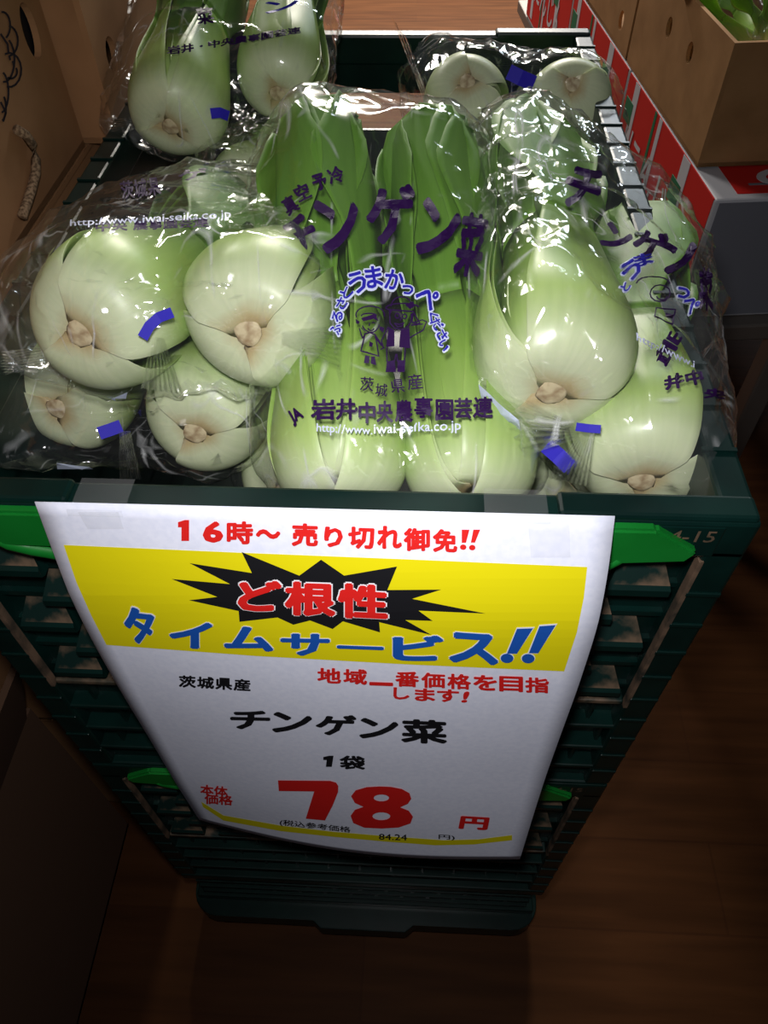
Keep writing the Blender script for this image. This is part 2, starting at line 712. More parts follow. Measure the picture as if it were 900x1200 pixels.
# ------------------------------------------------------------------ setting
fm = bpy.data.meshes.new('floor')
fm.from_pydata([(-6, -4, 0), (6, -4, 0), (6, 9, 0), (-6, 9, 0)], [], [(0, 1, 2, 3)])
tag(link('floor', fm, M['floor']), 'brown wood grain shop floor under the crates', None, None, 'structure')

# ------------------------------------------------------------------ plastic crates
CW, CDP, CH = .40, .60, .317      # width (x), depth (y), height


def block_mesh(wb, wt, h, d):
    """tapered lattice block: blunt front, sloping top that collects soil"""
    me = bpy.data.meshes.new('lattice_block')
    v = [(-wb / 2, 0, 0), (wb / 2, 0, 0), (wb / 2, -d * .8, 0), (-wb / 2, -d * .8, 0),
         (wb / 2, -d, .002), (-wb / 2, -d, .002), (wb / 2, -d, .007), (-wb / 2, -d, .007), (wb / 2 * .97, -d * .85, .009), (-wb / 2 * .97, -d * .85, .009),
         (wt / 2, -.001, h), (-wt / 2, -.001, h), (wt / 2, 0, h), (-wt / 2, 0, h)]
    f = [(0, 1, 2, 3), (3, 2, 4, 5), (5, 4, 6, 7), (7, 6, 8, 9), (9, 8, 10, 11), (11, 10, 12, 13),
         (1, 12, 10, 8, 6, 4, 2), (0, 3, 5, 7, 9, 11, 13), (0, 13, 12, 1)]
    me.from_pydata(v, [], f)
    me.materials.append(M['crate'])
    me.materials.append(M['dusty'])
    me.polygons[4].material_index = 1
    return me


BLOCK = block_mesh(.031, .017, .026, .013)
RIB = box_mesh(-.0165, .0165, -.0012, .0012, 0, .0016)
PRIB = box_mesh(-.0085, .0085, -.0012, .001, -.0016, .0016, .0006)
DIVIDER = box_mesh(-.001, .001, -.008, 0, 0, .029)
SLOTBAR = box_mesh(-.005, .005, -.004, 0, -.0012, .0012)


def make_crate(label):
    root = empty('plastic_crate', (0, .3, 0), label, 'crate', 'dark green folding crates in the stack')
    hx, hy, H = CW / 2, CDP / 2, CH
    # rim: open frame with a lip
    rim = link('rim', plate_mesh([(-hx, -hy), (hx, -hy), (hx, hy), (-hx, hy)],
                                 [[(-hx + .016, -hy + .015), (-hx + .016, hy - .015), (hx - .016, hy - .015), (hx - .016, -hy + .015)]], .026), M['crate'], root, (0, 0, H))
    md = rim.modifiers.new('b', 'BEVEL')
    md.width = .002
    md.segments = 2
    for sx in (-1, 1):
        for i in range(17):
            y = -hy + .045 + i * .032
            link('rim_rib', RIB, M['crate'], root, (sx * (hx - .009), y, H - .0003)).scale = (.5, 1, 1)
        # raised corner pads
        for sy in (-1, 1):
            box('corner_pad', M['crate'], root, sx * (hx - .045) - .044, sx * (hx - .045) + .044, sy * (hy - .008) - .007, sy * (hy - .008) + .007, H - .004, H + .0025, .002)
    for sx in (-1, 1):
        for sy in (-1, 1):
            p = box('corner_post', M['crate'], root, min(sx * hx, sx * (hx - .019)), max(sx * hx, sx * (hx - .019)),
                    min(sy * hy, sy * (hy - .03)), max(sy * hy, sy * (hy - .03)), .004, H - .02, .002)
            if sy < 0:
                for k in range(9):
                    link('post_rib', PRIB, M['crate'], root, (sx * (hx - .0095), -hy, .03 + k * .029))
    # front wall: recessed panel carrying the staggered blocks
    box('front_panel', M['crate'], root, -.183, .183, -.288, -.284, .01, H - .02)
    for sx in (-1, 1):
        box('soil_seam', M['soil'], root, sx * .1815 - .0012, sx * .1815 + .0012, -.3008, -.296, .135, H - .028)
    z0 = .146
    for r in range(5):
        z = z0 + r * .0275
        box('lattice_bar', M['crate'], root, -.182, .182, -.2915, -.286, z - .0015, z + .0025)
        n = 8 if r % 2 == 0 else 7
        for i in range(n):
            x = (i - (n - 1) / 2) * .0455
            b = link('lattice_block', BLOCK, None, root, (x, -.287, z))
    # soil ledge and the low boxed grid of the hinge
    box('soil_ledge', M['dusty'], root, -.18, .18, -.2985, -.286, .1345, .139, .001)
    for z in (.1, .066, .032):
        box('grid_bar', M['crate'], root, -.186, .186, -.2995, -.286, z, z + .0045, .0012)
    for r, z in enumerate((.104, .070, .036)):
        for i in range(11):
            link('grid_divider', DIVIDER, M['crate'], root, ((i - 5) * .033 + (r % 2) * .012, -.2865, z))
    foot = box('base_plate', M['crate'], root, -.192, .192, -.292, .292, 0, .012, .003)
    for sx in (-1, 1):
        w_ = box('side_panel', M['crate'], root, min(sx * .186, sx * .19), max(sx * .186, sx * .19), -.275, .275, .01, H - .02)
        for k in range(6):
            zz = .04 + k * .042
            box('side_rib', M['crate'], root, min(sx * .186, sx * .196), max(sx * .186, sx * .196), -.272, .272, zz, zz + .005)
    # back wall with the hand hole and open slots
    holes = [[(-.075, H - .088), (.075, H - .088), (.075, H - .052), (-.075, H - .052)]]
    for r in range(4):
        for i in range(6):
            x, z = (i - 2.5) * .058 + (.0), .04 + r * .042
            holes.append([(x - .02, z), (x + .02, z), (x + .02, z + .02), (x - .02, z + .02)])
    bp_ = link('back_panel', plate_mesh([(-.183, .01), (.183, .01), (.183, H - .018), (-.183, H - .018)], holes, .004), M['crate'], root, (0, .288, 0))
    bp_.rotation_euler = (math.radians(90), 0, 0)
    # green carrying handle: chamfered bar with a spring lever under it
    bm = bmesh.new()
    prof = [(-.176, H - .017), (-.172, H - .024), (-.142, H - .0255), (.142, H - .0255), (.172, H - .024), (.176, H - .017), (.154, H - .0015), (-.154, H - .0015)]
    fr = [bm.verts.new((x, -.3045, z)) for x, z in prof]
    bk = [bm.verts.new((x, -.296, z)) for x, z in prof]
    bm.faces.new(fr)
    bm.faces.new(bk[::-1])
    for i in range(len(prof)):
        j = (i + 1) % len(prof)
        bm.faces.new((fr[i], bk[i], bk[j], fr[j]))
    bmesh.ops.bevel(bm, geom=list(bm.edges), offset=.0015, segments=2, affect='EDGES')
    hd = link('carrying_handle', bm_mesh(bm), M['handle'], root)
    pts = [(-.152, -.301, H - .023), (-.148, -.301, H - .028), (-.138, -.301, H - .032), (-.09, -.301, H - .044), (.09, -.301, H - .044), (.120, -.301, H - .036), (.138, -.301, H - .030), (.142, -.301, H - .024)]
    link('handle_lever', tube_mesh(pts, .0042, 8, 1.0), M['handle'], hd, smooth=True)
    # cast size mark
    t = text_bm('64-15', .005)
    quad_map(t, ((0, 0), (1, 0), (1, 1), (0, 1)))
    for v in t.verts:
        v.co = Vector((.156 + v.co.x * .026, -.3006 - v.co.z * 2e-5, H - .013 + v.co.y * .008))
    box('mark_plate', M['crate'], root, .152, .186, -.3003, -.29, H - .025, H - .002, .0015)
    link('size_mark', as_is(t), M['dusty'], root)
    return root


def copy_tree(o, parent=None):
    c = o.copy()
    COL.objects.link(c)
    c.parent = parent
    for ch in o.children:
        copy_tree(ch, c)
    return c


crate = make_crate('topmost dark green plastic crate, packed full of bagged pak choi')
crate.location.z = RIM - CH
c2 = copy_tree(crate)
c2.location.z = RIM - 2 * CH
c2['label'] = 'dark green plastic crate directly beneath the one holding the vegetables'

# collapsed crate at the foot of the stack, standing on a flat plastic base
fc = empty('folded_crate', (0, .3, .062), 'dark green crate folded flat near the foot of the stack', 'crate')
zb, zt = 0, RIM - 2 * CH - .062
box('rim', M['crate'], fc, -.2, .2, -.3, .3, zt - .016, zt, .002)
box('folded_walls', M['crate'], fc, -.186, .186, -.286, .286, .01, zt - .012)
box('base_plate', M['crate'], fc, -.2, .2, -.3, .3, 0, .014, .002)
for r in range(3):
    z = .024 + r * .022
    box('grid_bar', M['crate'], fc, -.19, .19, -.298, -.28, z, z + .004, .001)
    for i in range(12):
        link('grid_divider', DIVIDER, M['crate'], fc, ((i - 5.5) * .03 + (r % 2) * .012, -.2865, z)).scale = (2, 1, .6)

db = empty('crate_dolly', (0, .3, 0), 'low dark plastic dolly base under the crate stack', 'dolly')
pl = []
hx, hy = .206, .318
for cxx, cyy, a0 in ((hx - .03, hy - .03, 0), (-hx + .03, hy - .03, 90), (-hx + .03, -hy + .03, 180)):
    for k in range(7):
        a = math.radians(a0 + 15 * k)
        pl.append((cxx + .03 * math.cos(a), cyy + .03 * math.sin(a)))
pl += [(-.06, -hy), (-.05, -hy - .008), (.05, -hy - .008), (.06, -hy)]
for k in range(7):
    a = math.radians(270 + 15 * k)
    pl.append((hx - .03 + .03 * math.cos(a), -hy + .03 + .03 * math.sin(a)))
deck = link('deck', plate_mesh(pl, [], .03), M['crate'], db, (0, 0, .062))
md = deck.modifiers.new('b', 'BEVEL')
md.width = .004
md.segments = 2
CAST = tube_mesh([(-.011, 0, .022), (.011, 0, .022)], .022, 16)
for sx in (-1, 1):
    for sy in (-1, 1):
        link('caster_wheel', CAST, M['black'], db, (sx * .16, sy * .26, 0))


# ------------------------------------------------------------------ cardboard boxes
def make_carton(name, loc, sx, sy, sz, m, label, group=None, right_holes=(), left_holes=(), front_holes=(), th=.005, open_top=True, inner=None):
    """open carton, loc = lower corner (min x, min y, z)"""
    root = empty(name, (loc[0] + sx / 2, loc[1] + sy / 2, loc[2]), label, 'box', group)
    a, b = sx / 2, sy / 2
    box('bottom_panel', m, root, -a, a, -b, b, 0, th)

    def side(nm, width, holes, mtx):
        o = link(nm, plate_mesh([(-width / 2, 0), (width / 2, 0), (width / 2, sz), (-width / 2, sz)], holes, th), m, root)
        o.matrix_local = mtx
        return o

    # each panel's local X runs along the wall, local Y up, local Z outward
    def mt(ox, oy, xd, n):
        return Matrix(((xd[0], 0, n[0], ox), (xd[1], 0, n[1], oy), (0, 1, 0, 0), (0, 0, 0, 1)))
    r = side('side_panel', sy, right_holes, mt(a, 0, (0, 1), (1, 0)))
    l = side('side_panel', sy, left_holes, mt(-a, 0, (0, -1), (-1, 0)))
    f = side('end_panel', sx - 2 * th, front_holes, mt(0, -b, (1, 0), (0, -1)))
    k = side('end_panel', sx - 2 * th, (), mt(0, b, (-1, 0), (0, 1)))
    if not open_top:
        box('top_flap', m, root, -a, a, -b, -.001, sz - .001, sz + .004)
        box('top_flap', m, root, -a, a, .001, b, sz - .001, sz + .004)
    return root, r, l, f


ROT = math.radians(5.6)          # the right-hand display stands slightly askew to the crates
PIV = Vector((.38, .70, 0))


def hole_rot(px, py, x, yc, zb, rx, ry):
    n = Matrix.Rotation(ROT, 3, 'Z') @ Vector((1, 0, 0))
    r_ = ray(px, py)
    p0 = Matrix.Rotation(ROT, 3, 'Z') @ (Vector((x, .70, 0)) - PIV) + PIV
    p = CAM + r_ * ((p0 - CAM).dot(n) / r_.dot(n))
    q = Matrix.Rotation(-ROT, 3, 'Z') @ (p - PIV) + PIV
    return ellipse(-(q.y - yc), p.z - zb, rx, ry)


def askew(o):
    o.location = Matrix.Rotation(ROT, 3, 'Z') @ (o.location - PIV) + PIV
    o.rotation_euler.z += ROT


def hole_at(px, py, x, yc, zb, sgn, rx, ry):
    p = at_plane(px, py, 0, x)
    return ellipse(sgn * (p.y - yc), p.z - zb, rx, ry)


Z0 = RIM - .03
# stack of closed cartons that carries the two open boxes on the left
zc = 0
for i, (h, lab) in enumerate(((.26, 'plain brown carton on the floor, lowest of the stack left of the crates'),
                              (.255, 'plain brown carton in the middle of the stack left of the crates'),
                              (Z0 - .525 - .006, 'plain brown carton carrying the two boxes with hand holes'))):
    make_carton('cardboard_box', (-.70, .13, zc), .46, 1.0, h, M['board_old'], lab, open_top=False)
    zc += h + .005
# box with rope handle and line drawing
b1, r1, _, _ = make_carton('cardboard_box', (-.66, -.12, Z0), .42, .540, .24, M['board_old'],
                           'brown box with rope handle and black line drawing beside the crate',
                           right_holes=[hole_at(36, 37, -.24, .150, Z0, 1, .012, .018)], open_top=False)
S = Surf(world_bvh(r1) if False else BVHTree.FromPolygons([Vector((-.24, -.2, Z0 - .05)), Vector((-.24, .42, Z0 - .05)), Vector((-.24, .42, Z0 + .3)), Vector((-.24, -.2, Z0 + .3))], [(0, 1, 2, 3)]))
curl = [arc_pts(2, 30, 9, 16, 95, -60), arc_pts(8, 48, 12, 18, 80, -80), arc_pts(10, 82, 14, 20, 110, -100), arc_pts(4, 70, 12, 26, 60, -95),
        arc_pts(0, 108, 9, 24, 70, -80), [(10, 66), (11, 70)], [(14, 72), (15, 76)], arc_pts(12, 84, 7, 8, 30, -120), arc_pts(0, 126, 6, 16, 50, -70),
        [(0, 40), (8, 52), (9, 62)], [(0, 120), (6, 132), (3, 142)]]
o = print_poly('line_drawing', stroke_polys(curl, 2.4), S, M['ink_line'], None, .0006, 12)
bpy.context.view_layer.update()
o.parent = b1
o.matrix_parent_inverse = b1.matrix_world.inverted()
rp = [at_plane(x, y, 0, -.236) for x, y in ((20, 152), (30, 158), (38, 170), (42, 186), (42, 202), (37, 222), (31, 240), (26, 254))]
ro = link('rope_handle', tube_mesh(rp, .0035, 8), M['rope'], None, smooth=True)
ro.parent = b1
ro.matrix_parent_inverse = b1.matrix_world.inverted()
sl = [at_plane(x, y, 0, -.2396) for x, y in ((12, 150), (36, 160), (34, 172), (12, 164))]
so = print_poly('rope_slot', [[(12, 149), (36, 157), (36, 168), (13, 166)]], S, M['black'], None, .0004, 40)
so.parent = b1
so.matrix_parent_inverse = b1.matrix_world.inverted()
li = box('hole_darkener', M['black'], b1, -.19, .2035, -.24, .2635, .01, .225)  # dark block added inside so the hand hole looks unlit
# second box further back, closer to the crate
make_carton('cardboard_box', (-.612, .424, Z0), .40, .46, .26, M['board_old'],
            'brown box with a single oval hand hole behind the rope-handled box',
            right_holes=[hole_at(131, 64, -.212, .654, Z0, 1, .012, .013)], open_top=False)
# low dark carton with raised flaps at the foot of the stack
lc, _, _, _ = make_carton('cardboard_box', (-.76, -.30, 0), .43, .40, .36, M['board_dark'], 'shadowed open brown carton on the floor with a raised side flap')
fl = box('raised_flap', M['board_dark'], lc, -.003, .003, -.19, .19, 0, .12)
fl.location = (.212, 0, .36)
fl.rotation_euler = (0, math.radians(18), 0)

# right hand display: rack, red printed cartons, open brown boxes
XR = .380
ZR = RIM - .187
rk = empty('display_rack', (.605, 1.16, 0), 'grey steel display rack beneath the red cartons', 'rack')
box('shelf_board', M['metal'], rk, -.225, .40, -.54, .75, ZR - .19, ZR - .165, .003)
for x in (-.19, -.06, .37):
    for y in (-.51, .70):
        box('rack_post', M['metal'], rk, x - .016, x + .016, y - .016, y + .016, 0, ZR - .19, .003)
for k, (y0, y1, lab) in enumerate(((.640, 1.02, 'red printed carton under the open brown box with produce'),
                                   (1.024, 1.40, 'red printed carton behind the one with the exposed white corner'),
                                   (1.404, 1.80, 'red printed carton furthest down the row on the rack'))):
    rc = empty('printed_carton', (XR + .19, (y0 + y1) / 2, ZR - .164), lab, 'box', 'red printed cartons on the rack')
    L_ = (y1 - y0) / 2
    box('carton_body', M['whiteboard'], rc, -.19, .19, -L_, L_, 0, .164, .003)
    box('red_side_print', M['redboard'], rc, -.1906, -.189, -L_ + .004, L_ - .004, .006, .1635)
    for yy, ww, mm in ((-.10, .026, 'whiteboard'), (.02, .012, 'whiteboard'), (.045, .008, 'greenboard'), (.13, .022, 'whiteboard')):
        box('stripe_print', M[mm], rc, -.1912, -.1902, yy, yy + ww, .012, .1635)
    for yy, zz in ((-.075, .100), (-.155, .03), (.16, .105)):
        box('leaf_print', M['greenboard'], rc, -.1915, -.1903, yy - .018, yy + .018, zz, zz + .03)
    t = text_bm('にんじん', .01)
    quad_map(t, ((0, 0), (1, 0), (1, 1), (0, 1)))
    for v in t.verts:
        v.co = Vector((-.1918 - v.co.z * 2e-5, .125 - v.co.x * .26, .05 + v.co.y * .06))
    link('lettering', as_is(t), M['whiteboard'], rc)
    box('grey_end_panel', M['greyboard'], rc, -.184, .184, -L_ - .0008, -L_ + .002, .004, .160)
    box('red_top_print', M['redboard'], rc, -.16, .19, -L_ + .012, L_ - .012, .1635, .1646)
    if k == 0:
        tp = link('round_emblem', plate_mesh(ellipse(-.09, -L_ + .045, .035, .022), [ellipse(-.09, -L_ + .045, .024, .014)], .0008), M['whiteboard'], rc, (0, 0, .1655))
        box('pale_top_stripe', M['greyboard'], rc, -.14, .19, -L_ + .03, -L_ + .034, .1640, .1652)


bx1, _, l1, f1 = make_carton('cardboard_box', (XR + .0015, .716, ZR + .002), .34, .335, .136, M['board'],
                             'open light brown box holding bagged greens and eggplant',
                             left_holes=[hole_rot(784, 32, XR + .0015, .8835, ZR + .002, .010, .012), hole_rot(808, 62, XR + .0015, .8835, ZR + .002, .010, .012)])
make_carton('cardboard_box', (XR + .0015, 1.06, ZR + .002), .34, .40, .136, M['board'],
            'open light brown box behind the one with bagged greens', left_holes=[hole_rot(728, 24, XR + .0015, 1.26, ZR + .002, .012, .013)])
st = link('staple', tube_mesh([(.075, -.196, .043), (.08, -.196, .052)], .0055, 8), M['clip'], bx1, smooth=True)
st.location = (-.13, 0, 0)

# ------------------------------------------------------------------ pak choi
PROF = [(.0055, .0005), (.019, .0002), (.030, .007), (.0350, .019), (.0358, .034), (.0320, .058), (.0265, .086), (.0235, .112), (.0235, .136), (.0230, .164), (.021, .192), (.018, .222)]
WID = [.011, .023, .0300, .0330, .0330, .0270, .0205, .0165, .0260, .0400, .0385, .003]


def lerp_tab(tab, t):
    x = t * (len(tab) - 1)
    i = min(int(x), len(tab) - 2)
    f = x - i

    def P(j):
        j = max(0, min(len(tab) - 1, j))
        return tab[j] if isinstance(tab[j], tuple) else (tab[j],)
    p0, p1, p2, p3 = P(i - 1), P(i), P(i + 1), P(i + 2)
    out = tuple(.5 * ((2 * b) + (-a + c) * f + (2 * a - 5 * b + 4 * c - d) * f * f + (-a + 3 * b - 3 * c + d) * f ** 3) for a, b, c, d in zip(p0, p1, p2, p3))
    return out if isinstance(tab[0], tuple) else out[0]


def leaf_part(theta, k, dz, seed, t0, t1, nt, ns, flare, twist):
    rr = random.Random(seed)
    ph = rr.uniform(0, 6)
    wk = rr.uniform(.92, 1.08)
    outer, inner, attr = [], [], []
    rk_ = rr.uniform(.92, 1.12)
    for i in range(nt + 1):
        t = t0 + (t1 - t0) * i / nt
        r, z = lerp_tab(PROF, t)
        r = r * k + flare * max(0, t - .45) * .018
        w_ = max(.001, lerp_tab(WID, t)) * wk * (.55 + .45 * k)
        if t > .93:
            w_ = max(.0015, .034 * wk * (.55 + .45 * k) * math.sqrt(max(0, 1 - ((t - .93) / .0702) ** 2)))
        rc = (.0245 * k + .0035) * rk_ + max(0, t - .12) * .062
        th = .0075 * (1 - max(0, min(1, (t - .1) / .46))) + .0012
        for j in range(ns + 1):
            s = -1 + 2 * j / ns
            a = max(-1.35, min(1.35, s * w_ / rc))
            wav = .0018 * math.sin(t * 26 + ph + s * 2) * abs(s) ** 1.5 * max(0, min(1, (t - .55) * 5))
            mid = .0012 * math.exp(-(s * 6) ** 2) * max(0, min(1, (t - .5) * 6))
            x = r - rc * (1 - math.cos(a)) + wav + mid
            y = rc * math.sin(a)
            ti = th * (1 - s * s) ** .5 if abs(s) < 1 else .0
            xi, yi = x - ti * math.cos(a) - .0002, y - ti * math.sin(a)
            an = theta + twist * t
            c, sn = math.cos(an), math.sin(an)
            outer.append((x * c - y * sn, x * sn + y * c, z + dz))
            inner.append((xi * c - yi * sn, xi * sn + yi * c, z + dz + ti * .3))
            attr.append((t, s, 0))
    n = ns + 1
    F = []
    off = len(outer)
    for i in range(nt):
        for j in range(ns):
            a, b, c, d = i * n + j, i * n + j + 1, (i + 1) * n + j + 1, (i + 1) * n + j
            F.append((a, b, c, d))
            F.append((off + d, off + c, off + b, off + a))
        F.append((i * n, (i + 1) * n, off + (i + 1) * n, off + i * n))
        F.append((i * n + ns, off + i * n + ns, off + (i + 1) * n + ns, (i + 1) * n + ns))
    for j in range(ns):
        F.append((j, off + j, off + j + 1, j + 1))
        q = nt * n
        F.append((q + j, q + j + 1, off + q + j + 1, off + q + j))
    me = bpy.data.meshes.new('leaf')
    me.from_pydata(outer + inner, [], F)
    at = me.attributes.new('lt', 'FLOAT_VECTOR', 'POINT')
    at.data.foreach_set('vector', [c for v in attr + attr for c in v])
    for p in me.polygons:
        p.use_smooth = True
    return me


def pak_proto(seed, flare=1.0):
    rr = random.Random(seed)
    parts = []
    ang = rr.uniform(0, 6)
    for i in range(10):
        k = (1.0, .955, .915, .875, .76, .72, .68, .52, .40, .28)[i]
        th = ang + ((0, 2.2, 4.0, 3.1)[i] if i < 4 else i * 2.4 + .5) + rr.uniform(-.22, .22)
        if i == 0:
            th = 0.0
            ang = 0.0
        dz = .0013 * i if i < 4 else .005 + .0011 * i
        tw = rr.uniform(-.15, .15)
        fl_ = flare * rr.uniform(.5, 1.2)
        parts.append((leaf_part(th, k, dz, seed * 31 + i, 0.0, .60, 22, 16, fl_, tw), leaf_part(th, k, dz, seed * 31 + i, .60, 1.0, 14, 16, fl_, tw)))
    bm = bmesh.new()
    bmesh.ops.create_uvsphere(bm, u_segments=16, v_segments=8, radius=1)
    for v in bm.verts:
        n = noise.noise(v.co * 2 + Vector((seed, 0, 0))) * .12
        v.co = Vector((v.co.x * .0068 * (1 + 2 * n), v.co.y * .0062 * (1 + 2 * n), v.co.z * .0008 + .0013))
    cut = bm_mesh(bm)
    cut.materials.append(M['base_cut'])
    for p in cut.polygons:
        p.use_smooth = True
    return parts, cut


PROTOS = [pak_proto(s, f) for s, f in ((3, 1.0), (11, .7), (23, 1.2), (37, .5))]
PAK = {}


def pak(key, px, py, z, d, scale, proto, roll, label, flat=1.0):
    base = at_plane(px, py, 2, RIM + z)
    d = Vector(d).normalized()
    ref = -Vector(FWD)
    xa = (ref - d * ref.dot(d)).normalized()      # leaf 0 turned towards the viewer's side when roll = 0
    ya = d.cross(xa)
    c, s = math.cos(math.radians(roll)), math.sin(math.radians(roll))
    xa, ya = xa * c + ya * s, ya * c - xa * s
    mw = Matrix(((xa.x, ya.x, d.x, base.x), (xa.y, ya.y, d.y, base.y), (xa.z, ya.z, d.z, base.z), (0, 0, 0, 1)))
    root = empty('pak_choi', (0, 0, 0), label, 'pak choi', 'pak choi heads in the crate')
    root.matrix_world = mw @ Matrix.Diagonal((scale, scale, scale * flat, 1))
    pts = []
    parts, cut = PROTOS[proto]
    for a, b in parts:
        st_ = link('stalk', a, M['stalk'], root)
        link('leaf_blade', b, M['blade'], st_)
        pts += [root.matrix_world @ v.co for me in (a, b) for v in list(me.vertices)[::3]]
    link('root_base', cut, M['base_cut'], root)
    PAK[key] = (root, pts, base, d)


pak('A1', 92, 392, .030, (.10, .93, -.30), 1.14, 0, 40, 'pak choi with pale base outward, in the bag against the rope-handled box')
pak('A2', 290, 390, .030, (.02, .93, -.30), 1.14, 1, -20, 'pak choi with pale base outward, touching the upright bag with lettering')
pak('B1', 66, 480, -.045, (.05, .95, -.25), 1.05, 2, 100, 'pak choi at the crate corner, partly under the bag above')
pak('B2', 228, 508, -.040, (.02, .95, -.25), 1.08, 3, 10, 'pak choi with browned base low behind the front rim')
pak('C1', 398, 592, -.040, (-.10, .90, .40), 1.06, 1, 62, 'upright pak choi with broad leaf behind the printed lettering')
pak('C2', 552, 596, -.042, (-.10, .90, .37), 1.04, 2, 58, 'upright pak choi beside the one with the broad leaf')
pak('D1', 648, 462, .014, (.03, .98, .0), 1.18, 3, 25, 'large pak choi with round pale cut base in the crumpled bag')
pak('D2', 752, 566, -.025, (.14, .98, -.04), 1.10, 0, -30, 'pak choi with soiled base in the front corner of the crate')
pak('E1', 548, 95, .010, (.02, .60, -.75), 1.05, 2, 60, 'pale pak choi base by the back wall of the crate')
pak('E2', 672, 98, .010, (.02, .60, -.75), 1.0, 1, 10, 'pak choi tucked behind the crumpled bag near the crate back corner')
pak('F1', 200, 150, .010, (-.02, .92, .22), 1.08, 0, 70, 'pak choi leaning towards the box with the oval hand hole')
pak('F2', 325, 112, .012, (.00, .92, .26), 1.02, 3, 140, 'pak choi with browned stalk leaning beside the broad leaf')
pak('G1', 285, 228, -.035, (.02, .95, -.25), .95, 2, 200, 'pak choi half hidden behind the paired heads')
pak('H1', 330, 578, -.095, (.0, .97, -.2), .90, 1, 60, 'pak choi in the layer below, beside the upright bag')
pak('H2', 660, 590, -.098, (.0, .97, -.2), .90, 0, 60, 'pak choi in the layer below, under the crumpled bag')


# ------------------------------------------------------------------ clear bags
HULL = {}


def make_bag(key, members, extra, label, neck=None, neck_in=.018, amp=.0022, m='film', relax=2):
    pts = []
    for k in members:
        pts += PAK[k][1]
    for e in extra:
        pts.append(at_depth(*e))
    bm = bmesh.new()
    for p in pts:
        bm.verts.new(p)
    r = bmesh.ops.convex_hull(bm, input=bm.verts)
    dele = [g for g in r['geom_interior'] + r['geom_unused'] if isinstance(g, bmesh.types.BMVert)]
    bmesh.ops.delete(bm, geom=list(set(dele)), context='VERTS')
    bmesh.ops.remove_doubles(bm, verts=bm.verts, dist=.003)
    bmesh.ops.recalc_face_normals(bm, faces=bm.faces)
    hc = sum((v.co for v in bm.verts), Vector()) / len(bm.verts)
    planes = []
    for f_ in bm.faces:
        c_ = f_.calc_center_median()
        n_ = f_.normal if f_.normal.dot(c_ - hc) > 0 else -f_.normal
        planes.append((*n_, n_.dot(c_)))
    HULL[key] = np.array(planes)
    for it in range(6):
        es = [e for e in bm.edges if e.calc_length() > .0075]
        if not es:
            break
        bmesh.ops.subdivide_edges(bm, edges=es, cuts=1)
        bmesh.ops.triangulate(bm, faces=bm.faces)
    bmesh.ops.remove_doubles(bm, verts=bm.verts, dist=.0026)
    for _ in range(relax):
        bmesh.ops.smooth_vert(bm, verts=bm.verts, factor=.5, use_axis_x=True, use_axis_y=True, use_axis_z=True)
    bmesh.ops.recalc_face_normals(bm, faces=bm.faces)
    bm.normal_update()
    cen = sum((v.co for v in bm.verts), Vector()) / len(bm.verts)
    nk = Vector(neck) if neck is not None else None
    kd = KDTree(len(pts))
    for i, p in enumerate(pts):
        kd.insert(p, i)
    kd.balance()
    new = {}
    sd = Vector((ord(key[0]) % 7 * 1.3, ord(key[0]) * .7, 2.1))
    for v in bm.verts:
        p = v.co
        n = noise.noise(p * 22 + sd)
        n2 = noise.noise(p * 55 + sd * 2)
        d = (1 - abs(n)) ** 6 * amp * 1.6 + (1 - abs(n2)) ** 5 * amp * .7 - amp * .5
        vn = v.normal if v.normal.dot(p - cen) > 0 else -v.normal
        q = p + vn * (.0042 + d)
        if nk is not None:
            dn = (p - nk).length
            if dn < .085:
                f = (1 - dn / .085)
                rel = (p - nk)
                ax = v.normal
                t1 = ax.orthogonal().normalized()
                ref1 = RIGHT - ax * RIGHT.dot(ax)
                ref1.normalize()
                ref2 = ax.cross(ref1)
                an = math.atan2(rel.dot(ref2), rel.dot(ref1))
                q += vn * (math.sin(an * 13 + n * 3) * .0022 * f)
                q += (cen - p).normalized() * min(neck_in * f ** 2.2, max(0, kd.find(p)[2] - .006))
        new[v] = q
    for v, q in new.items():
        v.co = q
    o = link('bag_film', bm_mesh(bm), M[m], None, smooth=True)
    root = empty('produce_bag', cen, label, 'bag', 'clear bags of pak choi')
    bpy.context.view_layer.update()
    o.parent = root
    o.matrix_parent_inverse = root.matrix_world.inverted()
    bvh = BVHTree.FromPolygons([v.co.copy() for v in o.data.vertices], [list(p.vertices) for p in o.data.polygons])
    return root, Surf(bvh, .02), o


def adopt(o, root):
    bpy.context.view_layer.update()
    o.parent = root
    o.matrix_parent_inverse = root.matrix_world.inverted()
    return o


def tape_clip(root, pts, wd=.009, th=.0014):
    """blue tape band wound round the gathered neck"""
    pts = [Vector(p) for p in pts]
    bm = bmesh.new()
    rows = []
    for i, p in enumerate(pts):
        t = (pts[min(i + 1, len(pts) - 1)] - pts[max(i - 1, 0)]).normalized()
        vw = (CAM - p).normalized()
        s = t.cross(vw).normalized()
        rows.append([bm.verts.new(p + s * wd / 2 + vw * th), bm.verts.new(p - s * wd / 2 + vw * th), bm.verts.new(p - s * wd / 2), bm.verts.new(p + s * wd / 2)])
    for a, b in zip(rows, rows[1:]):
        for k in range(4):
            bm.faces.new((a[k], a[(k + 1) % 4], b[(k + 1) % 4], b[k]))
    bm.faces.new(rows[0])
    bm.faces.new(rows[-1][::-1])
    return adopt(link('neck_tape', bm_mesh(bm), M['tapeblue']), root)


